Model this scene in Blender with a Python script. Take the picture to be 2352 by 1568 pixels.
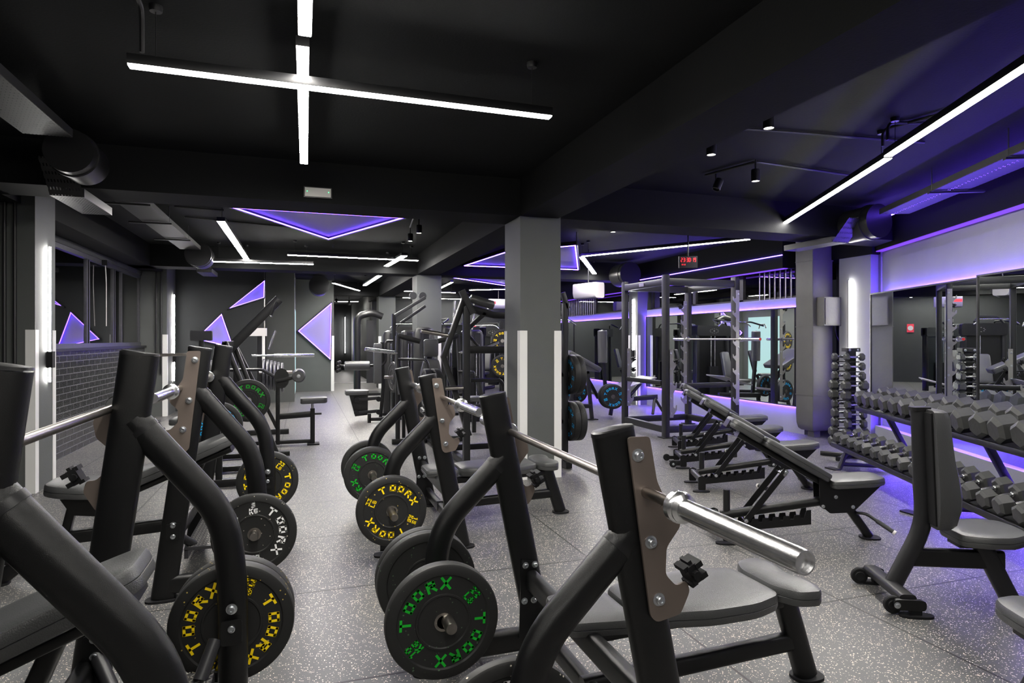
import bpy, math, random
from mathutils import Vector, Matrix
random.seed(7)
R = math.radians
C = bpy.context.scene.collection
for o in list(bpy.data.objects): bpy.data.objects.remove(o)

# ------------------------------------------------------------------ camera, world, exposure
cam = bpy.data.cameras.new('camera'); camo = bpy.data.objects.new('camera', cam); C.objects.link(camo)
camo.location = (0, 0, 1.45); camo.rotation_euler = (R(90), 0, R(-18.35))
cam.sensor_width = 36; cam.lens = 36*1450/2352; cam.shift_y = -5/2352; cam.clip_start = .02; cam.clip_end = 200
bpy.context.scene.camera = camo
W = bpy.data.worlds.new('world'); bpy.context.scene.world = W; W.use_nodes = True
W.node_tree.nodes['Background'].inputs[0].default_value = (.010, .010, .014, 1)
W.node_tree.nodes['Background'].inputs[1].default_value = 1
vs = bpy.context.scene.view_settings
vs.view_transform = 'Standard'; vs.look = 'None'; vs.exposure = 0.0; vs.gamma = 1; vs.use_curve_mapping = False
LED_W = 165.0      # radiance of white diffusers
TUBE_W = 85.0     # vertical wall tubes
LED_P = 55.0      # purple strips
PURPLE = (.135, .058, 1.0)

# ------------------------------------------------------------------ materials
def mat(name, col, rough=.5, metal=0, spec=.5, noise=0, nscale=40, bump=0, bscale=200, coat=0):
    m = bpy.data.materials.new(name); m.use_nodes = True; nt = m.node_tree; b = nt.nodes['Principled BSDF']
    b.inputs['Base Color'].default_value = (*col, 1); b.inputs['Roughness'].default_value = rough
    b.inputs['Metallic'].default_value = metal; b.inputs['Specular IOR Level'].default_value = spec
    b.inputs['Coat Weight'].default_value = coat
    tc = nt.nodes.new('ShaderNodeTexCoord')
    if noise:
        n = nt.nodes.new('ShaderNodeTexNoise'); n.inputs['Scale'].default_value = nscale; n.inputs['Detail'].default_value = 5
        nt.links.new(tc.outputs['Object'], n.inputs['Vector'])
        r = nt.nodes.new('ShaderNodeMapRange'); r.inputs['To Min'].default_value = 1-noise; r.inputs['To Max'].default_value = 1+noise
        nt.links.new(n.outputs[0], r.inputs[0])
        mx = nt.nodes.new('ShaderNodeVectorMath'); mx.operation = 'SCALE'; mx.inputs[0].default_value = col
        nt.links.new(r.outputs[0], mx.inputs['Scale']); nt.links.new(mx.outputs[0], b.inputs['Base Color'])
    if bump:
        n = nt.nodes.new('ShaderNodeTexNoise'); n.inputs['Scale'].default_value = bscale; n.inputs['Detail'].default_value = 4
        nt.links.new(tc.outputs['Object'], n.inputs['Vector'])
        bp = nt.nodes.new('ShaderNodeBump'); bp.inputs['Strength'].default_value = bump; bp.inputs['Distance'].default_value = .004
        nt.links.new(n.outputs[0], bp.inputs['Height']); nt.links.new(bp.outputs[0], b.inputs['Normal'])
    return m
def emis(name, col, s):
    m = bpy.data.materials.new(name); m.use_nodes = True; nt = m.node_tree; b = nt.nodes['Principled BSDF']
    b.inputs['Base Color'].default_value = (.02, .02, .02, 1)
    b.inputs['Emission Color'].default_value = (*col, 1); b.inputs['Emission Strength'].default_value = s
    return m
M = {}
M['black'] = mat('black powder coated steel', (.0035, .0036, .0040), .28, spec=.45, bump=.25, bscale=900)
M['steelblack'] = mat('satin black steel', (.010, .010, .011), .35, spec=.4, bump=.1, bscale=600)
M['leather'] = mat('black vinyl upholstery', (.040, .041, .042), .36, spec=1.0, bump=.35, bscale=260)
M['rubber'] = mat('black rubber', (.008, .008, .009), .6, spec=.25)
M['grip'] = mat('black foam grip', (.02, .02, .022), .6)
M['chrome'] = mat('chromed steel', (.78, .78, .79), .26, metal=1, noise=.12, nscale=30)
M['barsteel'] = mat('worn bar steel', (.42, .39, .36), .30, metal=1, noise=.3, nscale=25)
M['taupe'] = mat('taupe painted steel plate', (.155, .125, .108), .38, metal=.35, noise=.06, nscale=18)
M['bolt'] = mat('zinc bolt', (.6, .62, .65), .3, metal=1)
M['galv'] = mat('brushed steel plate', (.40, .39, .37), .36, metal=.85, noise=.1, nscale=12)
M['greysteel'] = mat('dark grey painted steel', (.015, .015, .017), .38, spec=.4)
M['wall'] = mat('dark grey plaster', (.030, .032, .034), .75, spec=.3, noise=.10, nscale=5, bump=.35, bscale=90)
M['walllight'] = mat('mid grey plaster', (.25, .255, .265), .7, noise=.07, nscale=4, bump=.3, bscale=70)
M['column'] = mat('grey painted column', (.082, .087, .084), .7, noise=.08, nscale=4, bump=.3, bscale=80)
M['duct'] = mat('grey painted duct sheet', (.085, .083, .080), .55, noise=.12, nscale=6, bump=.3, bscale=30)
M['ceil'] = mat('black painted ceiling', (.0115, .0122, .0130), .75, spec=.10, noise=.12, nscale=3, bump=.3, bscale=60)
M['beam'] = mat('black painted beam', (.0085, .0089, .0094), .75, spec=.10, noise=.1, nscale=3, bump=.2, bscale=60)
M['tray'] = mat('black cable tray', (.012, .012, .013), .5)
M['white'] = mat('white plastic guard', (.72, .72, .70), .4, noise=.04, nscale=4)
M['offwhite'] = mat('off white plastic', (.62, .6, .57), .35)
M['ledwhite'] = emis('white led diffuser', (1, .965, .90), LED_W)
M['tubewhite'] = emis('white tube diffuser', (1, .975, .93), TUBE_W)
M['ledpurple'] = emis('purple led strip', PURPLE, LED_P)
M['ledhidden'] = emis('purple led strip behind mirror', PURPLE, 330)
M['underglow'] = emis('purple underside glow', (.25, .06, 1), .85)  # emissive colour standing in for purple light on the undersides above
M['ledfar'] = emis('purple led strip soft', PURPLE, LED_P*.5)
M['spot'] = emis('spot lamp face', (1, .95, .82), 30)
M['red'] = emis('red clock digits', (1, .02, .03), 3.0)
M['greenled'] = emis('green indicator', (.05, 1, .3), 4)
M['orange'] = emis('orange street lamp', (1, .33, .04), 6)
M['mint'] = emis('mint lit frosted glass', (.50, .76, .76), 1.1)
M['redcap'] = mat('red plastic cap', (.6, .02, .02), .4)
M['paper'] = mat('white paper', (.75, .75, .75), .5)
M['mesh'] = mat('pale lamp backing', (.26, .21, .44), .6)
M['sign'] = mat('red sign', (.6, .03, .06), .5)
M['letter_green'] = mat('green paint', (.0, .38, .015), .5)
M['letter_yellow'] = mat('yellow paint', (1.0, .72, .0), .5)
M['letter_white'] = mat('white paint', (.9, .9, .9), .5)
M['letter_blue'] = mat('blue paint', (.0, .42, .85), .5)
M['iron'] = mat('worn grey iron', (.10, .10, .11), .35, metal=.6, noise=.25, nscale=20)
M['hex'] = mat('scuffed hex rubber', (.036, .037, .036), .42, spec=.8, noise=.35, nscale=14, bump=.4, bscale=40)

def mirror_mat():
    m = bpy.data.materials.new('mirror'); m.use_nodes = True; b = m.node_tree.nodes['Principled BSDF']
    b.inputs['Base Color'].default_value = (.80, .84, .82, 1); b.inputs['Metallic'].default_value = 1; b.inputs['Roughness'].default_value = .0
    return m
M['mirror'] = mirror_mat()
def pane_mat():
    m = bpy.data.materials.new('window glass'); m.use_nodes = True; nt = m.node_tree; nt.nodes.clear()
    o = nt.nodes.new('ShaderNodeOutputMaterial'); g = nt.nodes.new('ShaderNodeBsdfGlossy'); t = nt.nodes.new('ShaderNodeBsdfTransparent')
    mx = nt.nodes.new('ShaderNodeMixShader'); f = nt.nodes.new('ShaderNodeFresnel'); f.inputs[0].default_value = 1.6
    ad = nt.nodes.new('ShaderNodeMath'); ad.inputs[1].default_value = .16; ad.use_clamp = True
    g.inputs['Roughness'].default_value = .01; g.inputs[0].default_value = (1, 1, 1, 1); t.inputs[0].default_value = (.8, .8, .8, 1)
    nt.links.new(f.outputs[0], ad.inputs[0]); nt.links.new(ad.outputs[0], mx.inputs[0]); nt.links.new(t.outputs[0], mx.inputs[1])
    nt.links.new(g.outputs[0], mx.inputs[2]); nt.links.new(mx.outputs[0], o.inputs[0])
    return m
M['pane'] = pane_mat()

def speck_nodes(nt, scale, density, base, spk):
    """cream granules in rubber: voronoi cells, a random few of them coloured; returns colour socket"""
    g = nt.nodes.new('ShaderNodeNewGeometry'); tc = nt.nodes.new('ShaderNodeTexCoord')
    v = nt.nodes.new('ShaderNodeTexVoronoi'); v.inputs['Scale'].default_value = scale
    nt.links.new(tc.outputs['Object'], v.inputs['Vector'])
    sep = nt.nodes.new('ShaderNodeSeparateColor'); nt.links.new(v.outputs['Color'], sep.inputs[0])
    lt = nt.nodes.new('ShaderNodeMath'); lt.operation = 'LESS_THAN'; lt.inputs[1].default_value = density
    nt.links.new(sep.outputs[0], lt.inputs[0])
    # granule radius varies with second channel
    mr = nt.nodes.new('ShaderNodeMapRange'); mr.inputs['To Min'].default_value = .15; mr.inputs['To Max'].default_value = .5
    nt.links.new(sep.outputs[1], mr.inputs[0])
    l2 = nt.nodes.new('ShaderNodeMath'); l2.operation = 'LESS_THAN'
    nt.links.new(v.outputs['Distance'], l2.inputs[0]); nt.links.new(mr.outputs[0], l2.inputs[1])
    ml = nt.nodes.new('ShaderNodeMath'); ml.operation = 'MULTIPLY'; nt.links.new(lt.outputs[0], ml.inputs[0]); nt.links.new(l2.outputs[0], ml.inputs[1])
    mix = nt.nodes.new('ShaderNodeMix'); mix.data_type = 'RGBA'
    mix.inputs['A'].default_value = (*base, 1); mix.inputs['B'].default_value = (*spk, 1)
    nt.links.new(ml.outputs[0], mix.inputs[0])
    return mix.outputs['Result'], tc, mix
def floor_mat():
    m = bpy.data.materials.new('speckled rubber floor'); m.use_nodes = True; nt = m.node_tree; b = nt.nodes['Principled BSDF']
    col, tc, mix = speck_nodes(nt, 150, .32, (.082, .083, .084), (.78, .68, .56))
    # slow tone variation between areas
    n = nt.nodes.new('ShaderNodeTexNoise'); n.inputs['Scale'].default_value = .9; n.inputs['Detail'].default_value = 3
    nt.links.new(tc.outputs['Object'], n.inputs['Vector'])
    mr = nt.nodes.new('ShaderNodeMapRange'); mr.inputs['To Min'].default_value = .82; mr.inputs['To Max'].default_value = 1.2
    nt.links.new(n.outputs[0], mr.inputs[0])
    sc = nt.nodes.new('ShaderNodeVectorMath'); sc.operation = 'SCALE'; nt.links.new(col, sc.inputs[0]); nt.links.new(mr.outputs[0], sc.inputs['Scale'])
    # seams of the 1.04 m mats
    sx = nt.nodes.new('ShaderNodeSeparateXYZ'); nt.links.new(tc.outputs['Object'], sx.inputs[0])
    outs = []
    for ax, off in ((0, .76), (1, 3.80)):
        a = nt.nodes.new('ShaderNodeMath'); a.operation = 'SUBTRACT'; a.inputs[1].default_value = off-104; nt.links.new(sx.outputs[ax], a.inputs[0])
        p = nt.nodes.new('ShaderNodeMath'); p.operation = 'PINGPONG'; p.inputs[1].default_value = .52; nt.links.new(a.outputs[0], p.inputs[0])
        l = nt.nodes.new('ShaderNodeMath'); l.operation = 'LESS_THAN'; l.inputs[1].default_value = .006; nt.links.new(p.outputs[0], l.inputs[0]); outs.append(l)
    mxn = nt.nodes.new('ShaderNodeMath'); mxn.operation = 'MAXIMUM'; nt.links.new(outs[0].outputs[0], mxn.inputs[0]); nt.links.new(outs[1].outputs[0], mxn.inputs[1])
    fin = nt.nodes.new('ShaderNodeMix'); fin.data_type = 'RGBA'; fin.inputs['B'].default_value = (.012, .012, .012, 1)
    nt.links.new(mxn.outputs[0], fin.inputs[0]); nt.links.new(sc.outputs[0], fin.inputs['A']); nt.links.new(fin.outputs['Result'], b.inputs['Base Color'])
    b.inputs['Roughness'].default_value = .40; b.inputs['Specular IOR Level'].default_value = .6
    n2 = nt.nodes.new('ShaderNodeTexNoise'); n2.inputs['Scale'].default_value = 220; nt.links.new(tc.outputs['Object'], n2.inputs['Vector'])
    bp = nt.nodes.new('ShaderNodeBump'); bp.inputs['Strength'].default_value = .35; bp.inputs['Distance'].default_value = .002
    nt.links.new(n2.outputs[0], bp.inputs['Height']); nt.links.new(bp.outputs[0], b.inputs['Normal'])
    return m
M['floor'] = floor_mat()
def plate_mat(name, spk):
    m = bpy.data.materials.new(name); m.use_nodes = True; nt = m.node_tree; b = nt.nodes['Principled BSDF']
    col, tc, mix = speck_nodes(nt, 110, .035, (.013, .013, .013), spk)
    nt.links.new(col, b.inputs['Base Color']); b.inputs['Roughness'].default_value = .55; b.inputs['Specular IOR Level'].default_value = .35
    return m
M['plate_yellow'] = plate_mat('rubber with yellow flecks', (.45, .33, .08))
M['plate_white'] = plate_mat('rubber with pale flecks', (.5, .45, .38))
M['plate_green'] = plate_mat('rubber with few flecks', (.06, .10, .06))
M['plate_blue'] = plate_mat('rubber with blue flecks', (.03, .05, .08))
def tile_mat():
    m = bpy.data.materials.new('black glazed brick'); m.use_nodes = True; nt = m.node_tree; b = nt.nodes['Principled BSDF']
    tc = nt.nodes.new('ShaderNodeTexCoord'); mp = nt.nodes.new('ShaderNodeMapping'); mp.inputs['Rotation'].default_value = (0, 0, 0)
    sx = nt.nodes.new('ShaderNodeSeparateXYZ'); cx = nt.nodes.new('ShaderNodeCombineXYZ')
    nt.links.new(tc.outputs['Object'], sx.inputs[0]); nt.links.new(sx.outputs[1], cx.inputs[0]); nt.links.new(sx.outputs[2], cx.inputs[1])
    br = nt.nodes.new('ShaderNodeTexBrick'); br.inputs['Scale'].default_value = 1; br.inputs['Brick Width'].default_value = .25; br.inputs['Row Height'].default_value = .078
    br.inputs['Mortar Size'].default_value = .006; br.inputs['Color1'].default_value = (.012, .012, .013, 1); br.inputs['Color2'].default_value = (.018, .018, .019, 1)
    br.inputs['Mortar'].default_value = (.10, .10, .11, 1)  # joints paled to paint in the white glints along the brick edges
    nt.links.new(cx.outputs[0], br.inputs['Vector']); nt.links.new(br.outputs[0], b.inputs['Base Color'])
    b.inputs['Roughness'].default_value = .22
    bp = nt.nodes.new('ShaderNodeBump'); bp.inputs['Strength'].default_value = 1; bp.inputs['Distance'].default_value = .012; bp.invert = True
    n = nt.nodes.new('ShaderNodeTexNoise'); n.inputs['Scale'].default_value = 45; nt.links.new(tc.outputs['Object'], n.inputs['Vector'])
    ad = nt.nodes.new('ShaderNodeMath'); ad.operation = 'MULTIPLY_ADD'; ad.inputs[1].default_value = .25; nt.links.new(n.outputs[0], ad.inputs[0]); nt.links.new(br.outputs[1], ad.inputs[2])
    nt.links.new(ad.outputs[0], bp.inputs['Height']); nt.links.new(bp.outputs[0], b.inputs['Normal'])
    return m
M['brick'] = tile_mat()
def perf_mat(name, col, sx_, sy_, hole=.35, axes=(0, 1), see=True):
    """sheet with punched slots: real cut-outs through transparency"""
    m = bpy.data.materials.new(name); m.use_nodes = True; nt = m.node_tree; b = nt.nodes['Principled BSDF']
    b.inputs['Base Color'].default_value = (*col, 1); b.inputs['Roughness'].default_value = .5
    tc = nt.nodes.new('ShaderNodeTexCoord'); s = nt.nodes.new('ShaderNodeSeparateXYZ'); nt.links.new(tc.outputs['Object'], s.inputs[0])
    ls = []
    for ax, per, h in ((axes[0], sx_, hole), (axes[1], sy_, hole)):
        p = nt.nodes.new('ShaderNodeMath'); p.operation = 'PINGPONG'; p.inputs[1].default_value = per/2; nt.links.new(s.outputs[ax], p.inputs[0])
        l = nt.nodes.new('ShaderNodeMath'); l.operation = 'LESS_THAN'; l.inputs[1].default_value = per/2*h; nt.links.new(p.outputs[0], l.inputs[0]); ls.append(l)
    ml = nt.nodes.new('ShaderNodeMath'); ml.operation = 'MULTIPLY'; nt.links.new(ls[0].outputs[0], ml.inputs[0]); nt.links.new(ls[1].outputs[0], ml.inputs[1])
    t = nt.nodes.new('ShaderNodeBsdfTransparent'); mx = nt.nodes.new('ShaderNodeMixShader'); o = nt.nodes['Material Output']
    nt.links.new(ml.outputs[0], mx.inputs[0]); nt.links.new(b.outputs[0], mx.inputs[1]); nt.links.new(t.outputs[0], mx.inputs[2]); nt.links.new(mx.outputs[0], o.inputs[0])
    return m
M['trayperf'] = perf_mat('slotted tray sheet', (.011, .011, .012), .05, .022, .38, (1, 0))
M['lampmesh'] = perf_mat('expanded lamp mesh', (.30, .28, .36), .03, .03, .72, (0, 1))
M['diamond'] = mat('diamond tread plate', (.05, .05, .055), .3, metal=.5)

# ------------------------------------------------------------------ mesh helpers
def rrect(w, h, r=.006, n=2):
    pts = []
    for cx, cy, a in ((w/2-r, h/2-r, 0), (-w/2+r, h/2-r, 90), (-w/2+r, -h/2+r, 180), (w/2-r, -h/2+r, 270)):
        for i in range(n+1):
            t = R(a+90*i/n); pts.append((cx+r*math.cos(t), cy+r*math.sin(t)))
    return pts
def circ(r, n=14, ry=None):
    ry = ry or r
    return [(r*math.cos(2*math.pi*i/n), ry*math.sin(2*math.pi*i/n)) for i in range(n)]
def fillet(path, r, n=5):
    path = [Vector(p) for p in path]; out = [path[0]]
    for i in range(1, len(path)-1):
        a, b, c = path[i-1], path[i], path[i+1]; u = (a-b).normalized(); v = (c-b).normalized()
        rr = min(r, (a-b).length*.45, (c-b).length*.45)
        p0, p2 = b+u*rr, b+v*rr
        for k in range(n+1):
            t = k/n; out.append((1-t)**2*p0+2*(1-t)*t*b+t*t*p2)
    out.append(path[-1]); return out
class G:
    """collects geometry in the place's own metres"""
    def __init__(s): s.v = []; s.f = []; s.p = []
    def add(s, vs_, fs):
        n = len(s.v); s.p.append((n, len(s.f), len(fs), len(list(vs_)))); s.v += [Vector(v) for v in vs_]; s.f += [[i+n for i in f] for f in fs]; return s
    def box(s, c, d, rot=None):
        c = Vector(c); x, y, z = [k/2 for k in d]
        P = [Vector((a*x, b*y, e*z)) for a in (-1, 1) for b in (-1, 1) for e in (-1, 1)]
        if rot is not None: P = [rot @ p for p in P]
        return s.add([c+p for p in P], [(0, 1, 3, 2), (4, 6, 7, 5), (0, 4, 5, 1), (2, 3, 7, 6), (0, 2, 6, 4), (1, 5, 7, 3)])
    def bb(s, a, b):  # box from two corners
        return s.box([(p+q)/2 for p, q in zip(a, b)], [abs(p-q) for p, q in zip(a, b)])
    def sweep(s, path, prof, side=None, scale=None):
        path = [Vector(p) for p in path]; n = len(path); k = len(prof); rings = []
        t0 = (path[1]-path[0]).normalized()
        if side is None:
            side = t0.cross(Vector((0, 0, 1)))
            if side.length < .2: side = Vector((0, 1, 0))
        side = Vector(side).normalized()
        for i, p in enumerate(path):
            ta = (path[i]-path[i-1]).normalized() if i else t0
            tb = (path[i+1]-path[i]).normalized() if i < n-1 else ta
            t = (ta+tb).normalized(); sd = (side-t*side.dot(t))
            sd = sd.normalized() if sd.length > 1e-4 else side
            up = sd.cross(t).normalized(); m = 1/max(.5, t.dot(ta)); sc = scale[i] if scale else 1
            rings.append([p+sd*a*sc+up*b*m*sc for a, b in prof])
        V = [v for r in rings for v in r]; F_ = []
        for i in range(n-1):
            for j in range(k):
                a = i*k+j; b = i*k+(j+1) % k; F_.append((a, b, b+k, a+k))
        F_.append(tuple(range(k-1, -1, -1))); F_.append(tuple((n-1)*k+j for j in range(k)))
        return s.add(V, F_)
    def tube(s, p0, p1, w, h=None, side=None, r=.006): return s.sweep([p0, p1], rrect(w, h or w, r), side)
    def rod(s, p0, p1, r, n=12): return s.sweep([p0, p1], circ(r, n))
    def pipe(s, path, r, fr=.05, n=12): return s.sweep(fillet(path, fr), circ(r, n))
    def lathe(s, prof, o=(0, 0, 0), ax=(0, 1, 0), seg=48):
        o = Vector(o); ax = Vector(ax).normalized(); u = ax.orthogonal().normalized(); 
        if abs(ax.z) < .9: u = ax.cross(Vector((0, 0, 1))).normalized()
        w = ax.cross(u); V = []; F_ = []; k = len(prof)
        for i in range(seg):
            a = 2*math.pi*i/seg; d = u*math.cos(a)+w*math.sin(a)
            V += [o+d*r+ax*h for r, h in prof]
        for i in range(seg):
            for j in range(k-1):
                a = i*k+j; b = ((i+1) % seg)*k+j; F_.append((a, b, b+1, a+1))
        if prof[0][0] > 1e-6: F_.append(tuple(i*k for i in range(seg-1, -1, -1)))
        if prof[-1][0] > 1e-6: F_.append(tuple(i*k+k-1 for i in range(seg)))
        return s.add(V, F_)
    def prism(s, poly, o, ux, uy, th, bev=0):
        """2d outline poly in plane (ux,uy) at o, thickness th along ux x uy, centred"""
        o, ux, uy = Vector(o), Vector(ux), Vector(uy); n = ux.cross(uy).normalized(); k = len(poly)
        V = [o+ux*a+uy*b-n*th/2 for a, b in poly]+[o+ux*a+uy*b+n*th/2 for a, b in poly]
        return s.add(V, [tuple(range(k-1, -1, -1)), tuple(range(k, 2*k))]+[(i, (i+1) % k, (i+1) % k+k, i+k) for i in range(k)])
    def pad(s, poly, o, ux, uy, th, r=.016):
        """cushion: outline with softly rounded upper and lower rims and a seam; top surface at o plus th along normal"""
        o, ux, uy = Vector(o), Vector(ux), Vector(uy); n = ux.cross(uy).normalized(); k = len(poly)
        c = Vector((sum(p[0] for p in poly)/k, sum(p[1] for p in poly)/k))
        def ring(ins, h):
            out = []
            for p in poly:
                v = Vector(p); d = (c-v); q = v+d.normalized()*min(ins, d.length*.9); out.append(o+ux*q.x+uy*q.y+n*h)
            return out
        prof = [(r*1.2, 0), (r*.3, r*.3), (0, r), (0, th*.48-.002), (.004, th*.48), (0, th*.48+.002), (0, th-r), (r*.3, th-r*.3), (r*1.1, th), (r*3, th+.004), (r*5, th+.006)]
        V = []; F_ = []
        for ins, h in prof: V += ring(ins, h)
        for i in range(len(prof)-1):
            for j in range(k):
                a = i*k+j; b = i*k+(j+1) % k; F_.append((a, b, b+k, a+k))
        F_.append(tuple(range(k-1, -1, -1))); F_.append(tuple((len(prof)-1)*k+j for j in range(k)))
        return s.add(V, F_)
    def bolt(s, p, ax, r=.011, h=.009):
        return s.lathe([(r*1.5, 0), (r*1.5, .002), (r, .003), (r, h), (r*.8, h+.002), (r*.45, h+.002), (r*.4, h-.003), (0, h-.003)], p, ax, 16)
def rnd(poly, r, n=4):
    """round the corners of a 2-d outline"""
    out = []; k = len(poly)
    for i in range(k):
        a, b, c = Vector(poly[i-1]), Vector(poly[i]), Vector(poly[(i+1) % k])
        u = (a-b).normalized(); v = (c-b).normalized(); rr = min(r, (a-b).length*.45, (c-b).length*.45)
        p0, p2 = b+u*rr, b+v*rr
        for j in range(n+1):
            t = j/n; q = (1-t)**2*p0+2*(1-t)*t*b+t*t*p2; out.append((q.x, q.y))
    return out
def obj(name, g, m, parent=None, flat=False, label=None):
    inv = parent_inv(parent)
    me = bpy.data.meshes.new(name); me.from_pydata([inv @ v for v in g.v], [], g.f); me.update()
    ms = m if isinstance(m, (list, tuple)) else [m]
    for k in ms: me.materials.append(M[k])
    import bmesh
    bm = bmesh.new(); bm.from_mesh(me); bmesh.ops.recalc_face_normals(bm, faces=bm.faces); bm.to_mesh(me); bm.free()
    if not flat:
        me.polygons.foreach_set('use_smooth', [True]*len(me.polygons)); me.set_sharp_from_angle(angle=R(34))
    o = bpy.data.objects.new(name, me); C.objects.link(o)
    if parent: o.parent = parent
    if label: o['label'] = label
    return o
def each(name, g, m, parent=None, flat=False):
    for v0, f0, nf, nv in g.p:
        q = G(); q.v = g.v[v0:v0+nv]; q.f = [[i-v0 for i in f] for f in g.f[f0:f0+nf]]; o = obj(name, q, m, parent, flat)
    return o
def parent_inv(p):
    m = Matrix.Identity(4); ch = []
    while p is not None: ch.append(p); p = p.parent
    for q in reversed(ch): m = m @ (Matrix.Translation(q.location) @ q.rotation_euler.to_matrix().to_4x4())
    return m.inverted()
def tag(o, label, cat, group=None):
    o['label'] = label; o['category'] = cat
    if group: o['group'] = group
    return o
def thing(name, label, cat, loc=(0, 0, 0), rz=0, group=None):
    o = bpy.data.objects.new(name, None); C.objects.link(o); o.empty_display_size = .1
    o.location = loc; o.rotation_euler = (0, 0, rz); return tag(o, label, cat, group)
def struct(name, g, m, flat=True, parent=None):
    o = obj(name, g, m, parent, flat)
    if parent is None: o['kind'] = 'structure'
    return o
def dup(root, loc, rz=None, label=None, group=None):
    r = root.copy(); C.objects.link(r); r.location = loc
    if rz is not None: r.rotation_euler = (0, 0, rz)
    if label: r['label'] = label
    if group: r['group'] = group
    def rec(src, dst):
        for ch in src.children:
            c = ch.copy(); C.objects.link(c); c.parent = dst; rec(ch, c)
    rec(root, r); return r
NW, SW = Vector((.8949, -.4462, 0)), Vector((.4462, .8949, 0))
def RW(n, s_, z=0): return NW*n+SW*s_+Vector((0, 0, z))   # frame of the slanted right wall
NAMES = {}
def nid(k): NAMES[k] = NAMES.get(k, 0)+1; return '%s_%d' % (k, NAMES[k])
ZC = 3.10; ZB = 2.72

# ------------------------------------------------------------------ the room
struct('floor', G().bb((-4, -3, -.1), (14, 34, 0)), 'floor')
struct('ceiling', G().bb((-4, -3, ZC), (14, 34, ZC+.12)), 'ceil')
# left wall: solid part near the camera, window wall with brick under it
g = G().bb((-3.05, -3, 0), (-2.85, 7.1, ZC)); g.bb((-3.05, 7.5, 2.64), (-2.85, 13.5, ZC)); g.bb((-3.05, 13.4, 0), (-2.85, 14.5, ZC))
struct('wall_left', g, 'wall')
struct('wall_left_brick', G().bb((-3.05, 7.45, 0), (-2.80, 13.5, 1.30)), 'brick')['kind'] = 'structure'
struct(nid('trim'), G().bb((-2.98, 7.45, 1.30), (-2.77, 13.5, 1.335)), 'steelblack')
# beams
def beam(a, b): struct(nid('trim'), G().bb(a, b), 'beam')
beam((2.13, -3, ZB), (2.55, 22, ZC))
beam((-2.85, 6.15, ZB), (2.13, 6.65, ZC)); beam((2.55, 6.15, ZB), (7.6, 6.65, ZC))
beam((-2.85, 12.3, ZB), (2.13, 12.8, ZC)); beam((2.55, 12.3, ZB), (7.25, 12.8, ZC))
beam((-.8, 18.8, ZB), (2.13, 19.3, ZC)); beam((2.55, 18.8, ZB), (7.25, 19.3, ZC))
beam((-2.85, -3, ZB), (-2.50, 14.2, ZC))
beam((7.0, 7.9, 2.55), (7.25, 22, ZC))
# columns with white corner guards
def column(x0, x1, y0, y1, m='column', guards=(), gz=1.54):
    struct(nid('trim'), G().bb((x0, y0, 0), (x1, y1, ZC)), m)
    for gx, gy, dx, dy in guards:      # L-shaped corner guard: corner point, directions of the two flanges
        g = G(); w = .075; t = .006
        g.bb((gx, gy-(t if dy > 0 else -t), 0), (gx+dx*w, gy, gz)); g.bb((gx-(t if dx > 0 else -t), gy-(t if dy > 0 else -t), 0), (gx, gy+dy*w, gz))
        struct(nid('trim'), g, 'white')
column(2.13, 2.58, 6.15, 6.67, guards=[(2.13, 6.15, 1, 1), (2.58, 6.15, -1, 1), (2.13, 6.67, 1, -1)])
column(2.13, 2.62, 12.35, 12.9, guards=[(2.13, 12.35, 1, 1), (2.62, 12.35, -1, 1)])
column(2.13, 2.62, 18.9, 19.5, guards=[(2.13, 18.9, 1, 1)])
# left pilasters
column(-3.0, -2.39, 7.05, 7.56, 'column', [(-2.39, 7.05, -1, 1), (-2.39, 7.56, -1, -1)])
column(-3.0, -2.43, 13.35, 14.2, 'column', [(-2.43, 13.35, -1, 1)])
# far left wall, pillar, recessed wall with triangle
struct('wall_back_left', G().bb((-3.05, 14.2, 0), (-.76, 14.4, ZC)), 'wall')
struct(nid('trim'), G().bb((-.835, 14.19, 0), (-.752, 14.3, 1.53)), 'white')
struct(nid('trim'), G().bb((-.765, 14.195, 1.53), (-.752, 14.4, 2.72)), 'galv')
struct(nid('trim'), G().bb((-.80, 15.5, 0), (-.18, 18.4, ZC)), 'column')
struct('wall_back', G().bb((-.25, 18.4, 0), (.83, 18.6, ZC)), 'column')
struct(nid('trim'), G().bb((.755, 18.385, 0), (.84, 18.4, 1.55)), 'white')
struct('wall_passage_left', G().bb((.6, 18.6, 0), (.8, 31, ZC)), 'wall')['kind'] = 'structure'
struct('wall_passage_right', G().bb((2.2, 21.5, 0), (2.4, 31, ZC)), 'column')['kind'] = 'structure'
struct('wall_passage_end', G().bb((.6, 30.8, 0), (2.4, 31, ZC)), 'wall')['kind'] = 'structure'
struct('wall_far', G().bb((2.2, 22, 0), (7.6, 22.2, ZC)), 'wall')
struct('wall_side_recess', G().bb((-1.0, 14.4, 0), (-.85, 18.5, ZC)), 'wall')
struct(nid('trim'), G().bb((.8, 21.6, 0), (2.2, 21.66, .03)), 'white')
struct('wall_front', G().bb((-4, -3.1, 0), (8, -2.9, ZC)), 'wall')
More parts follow.
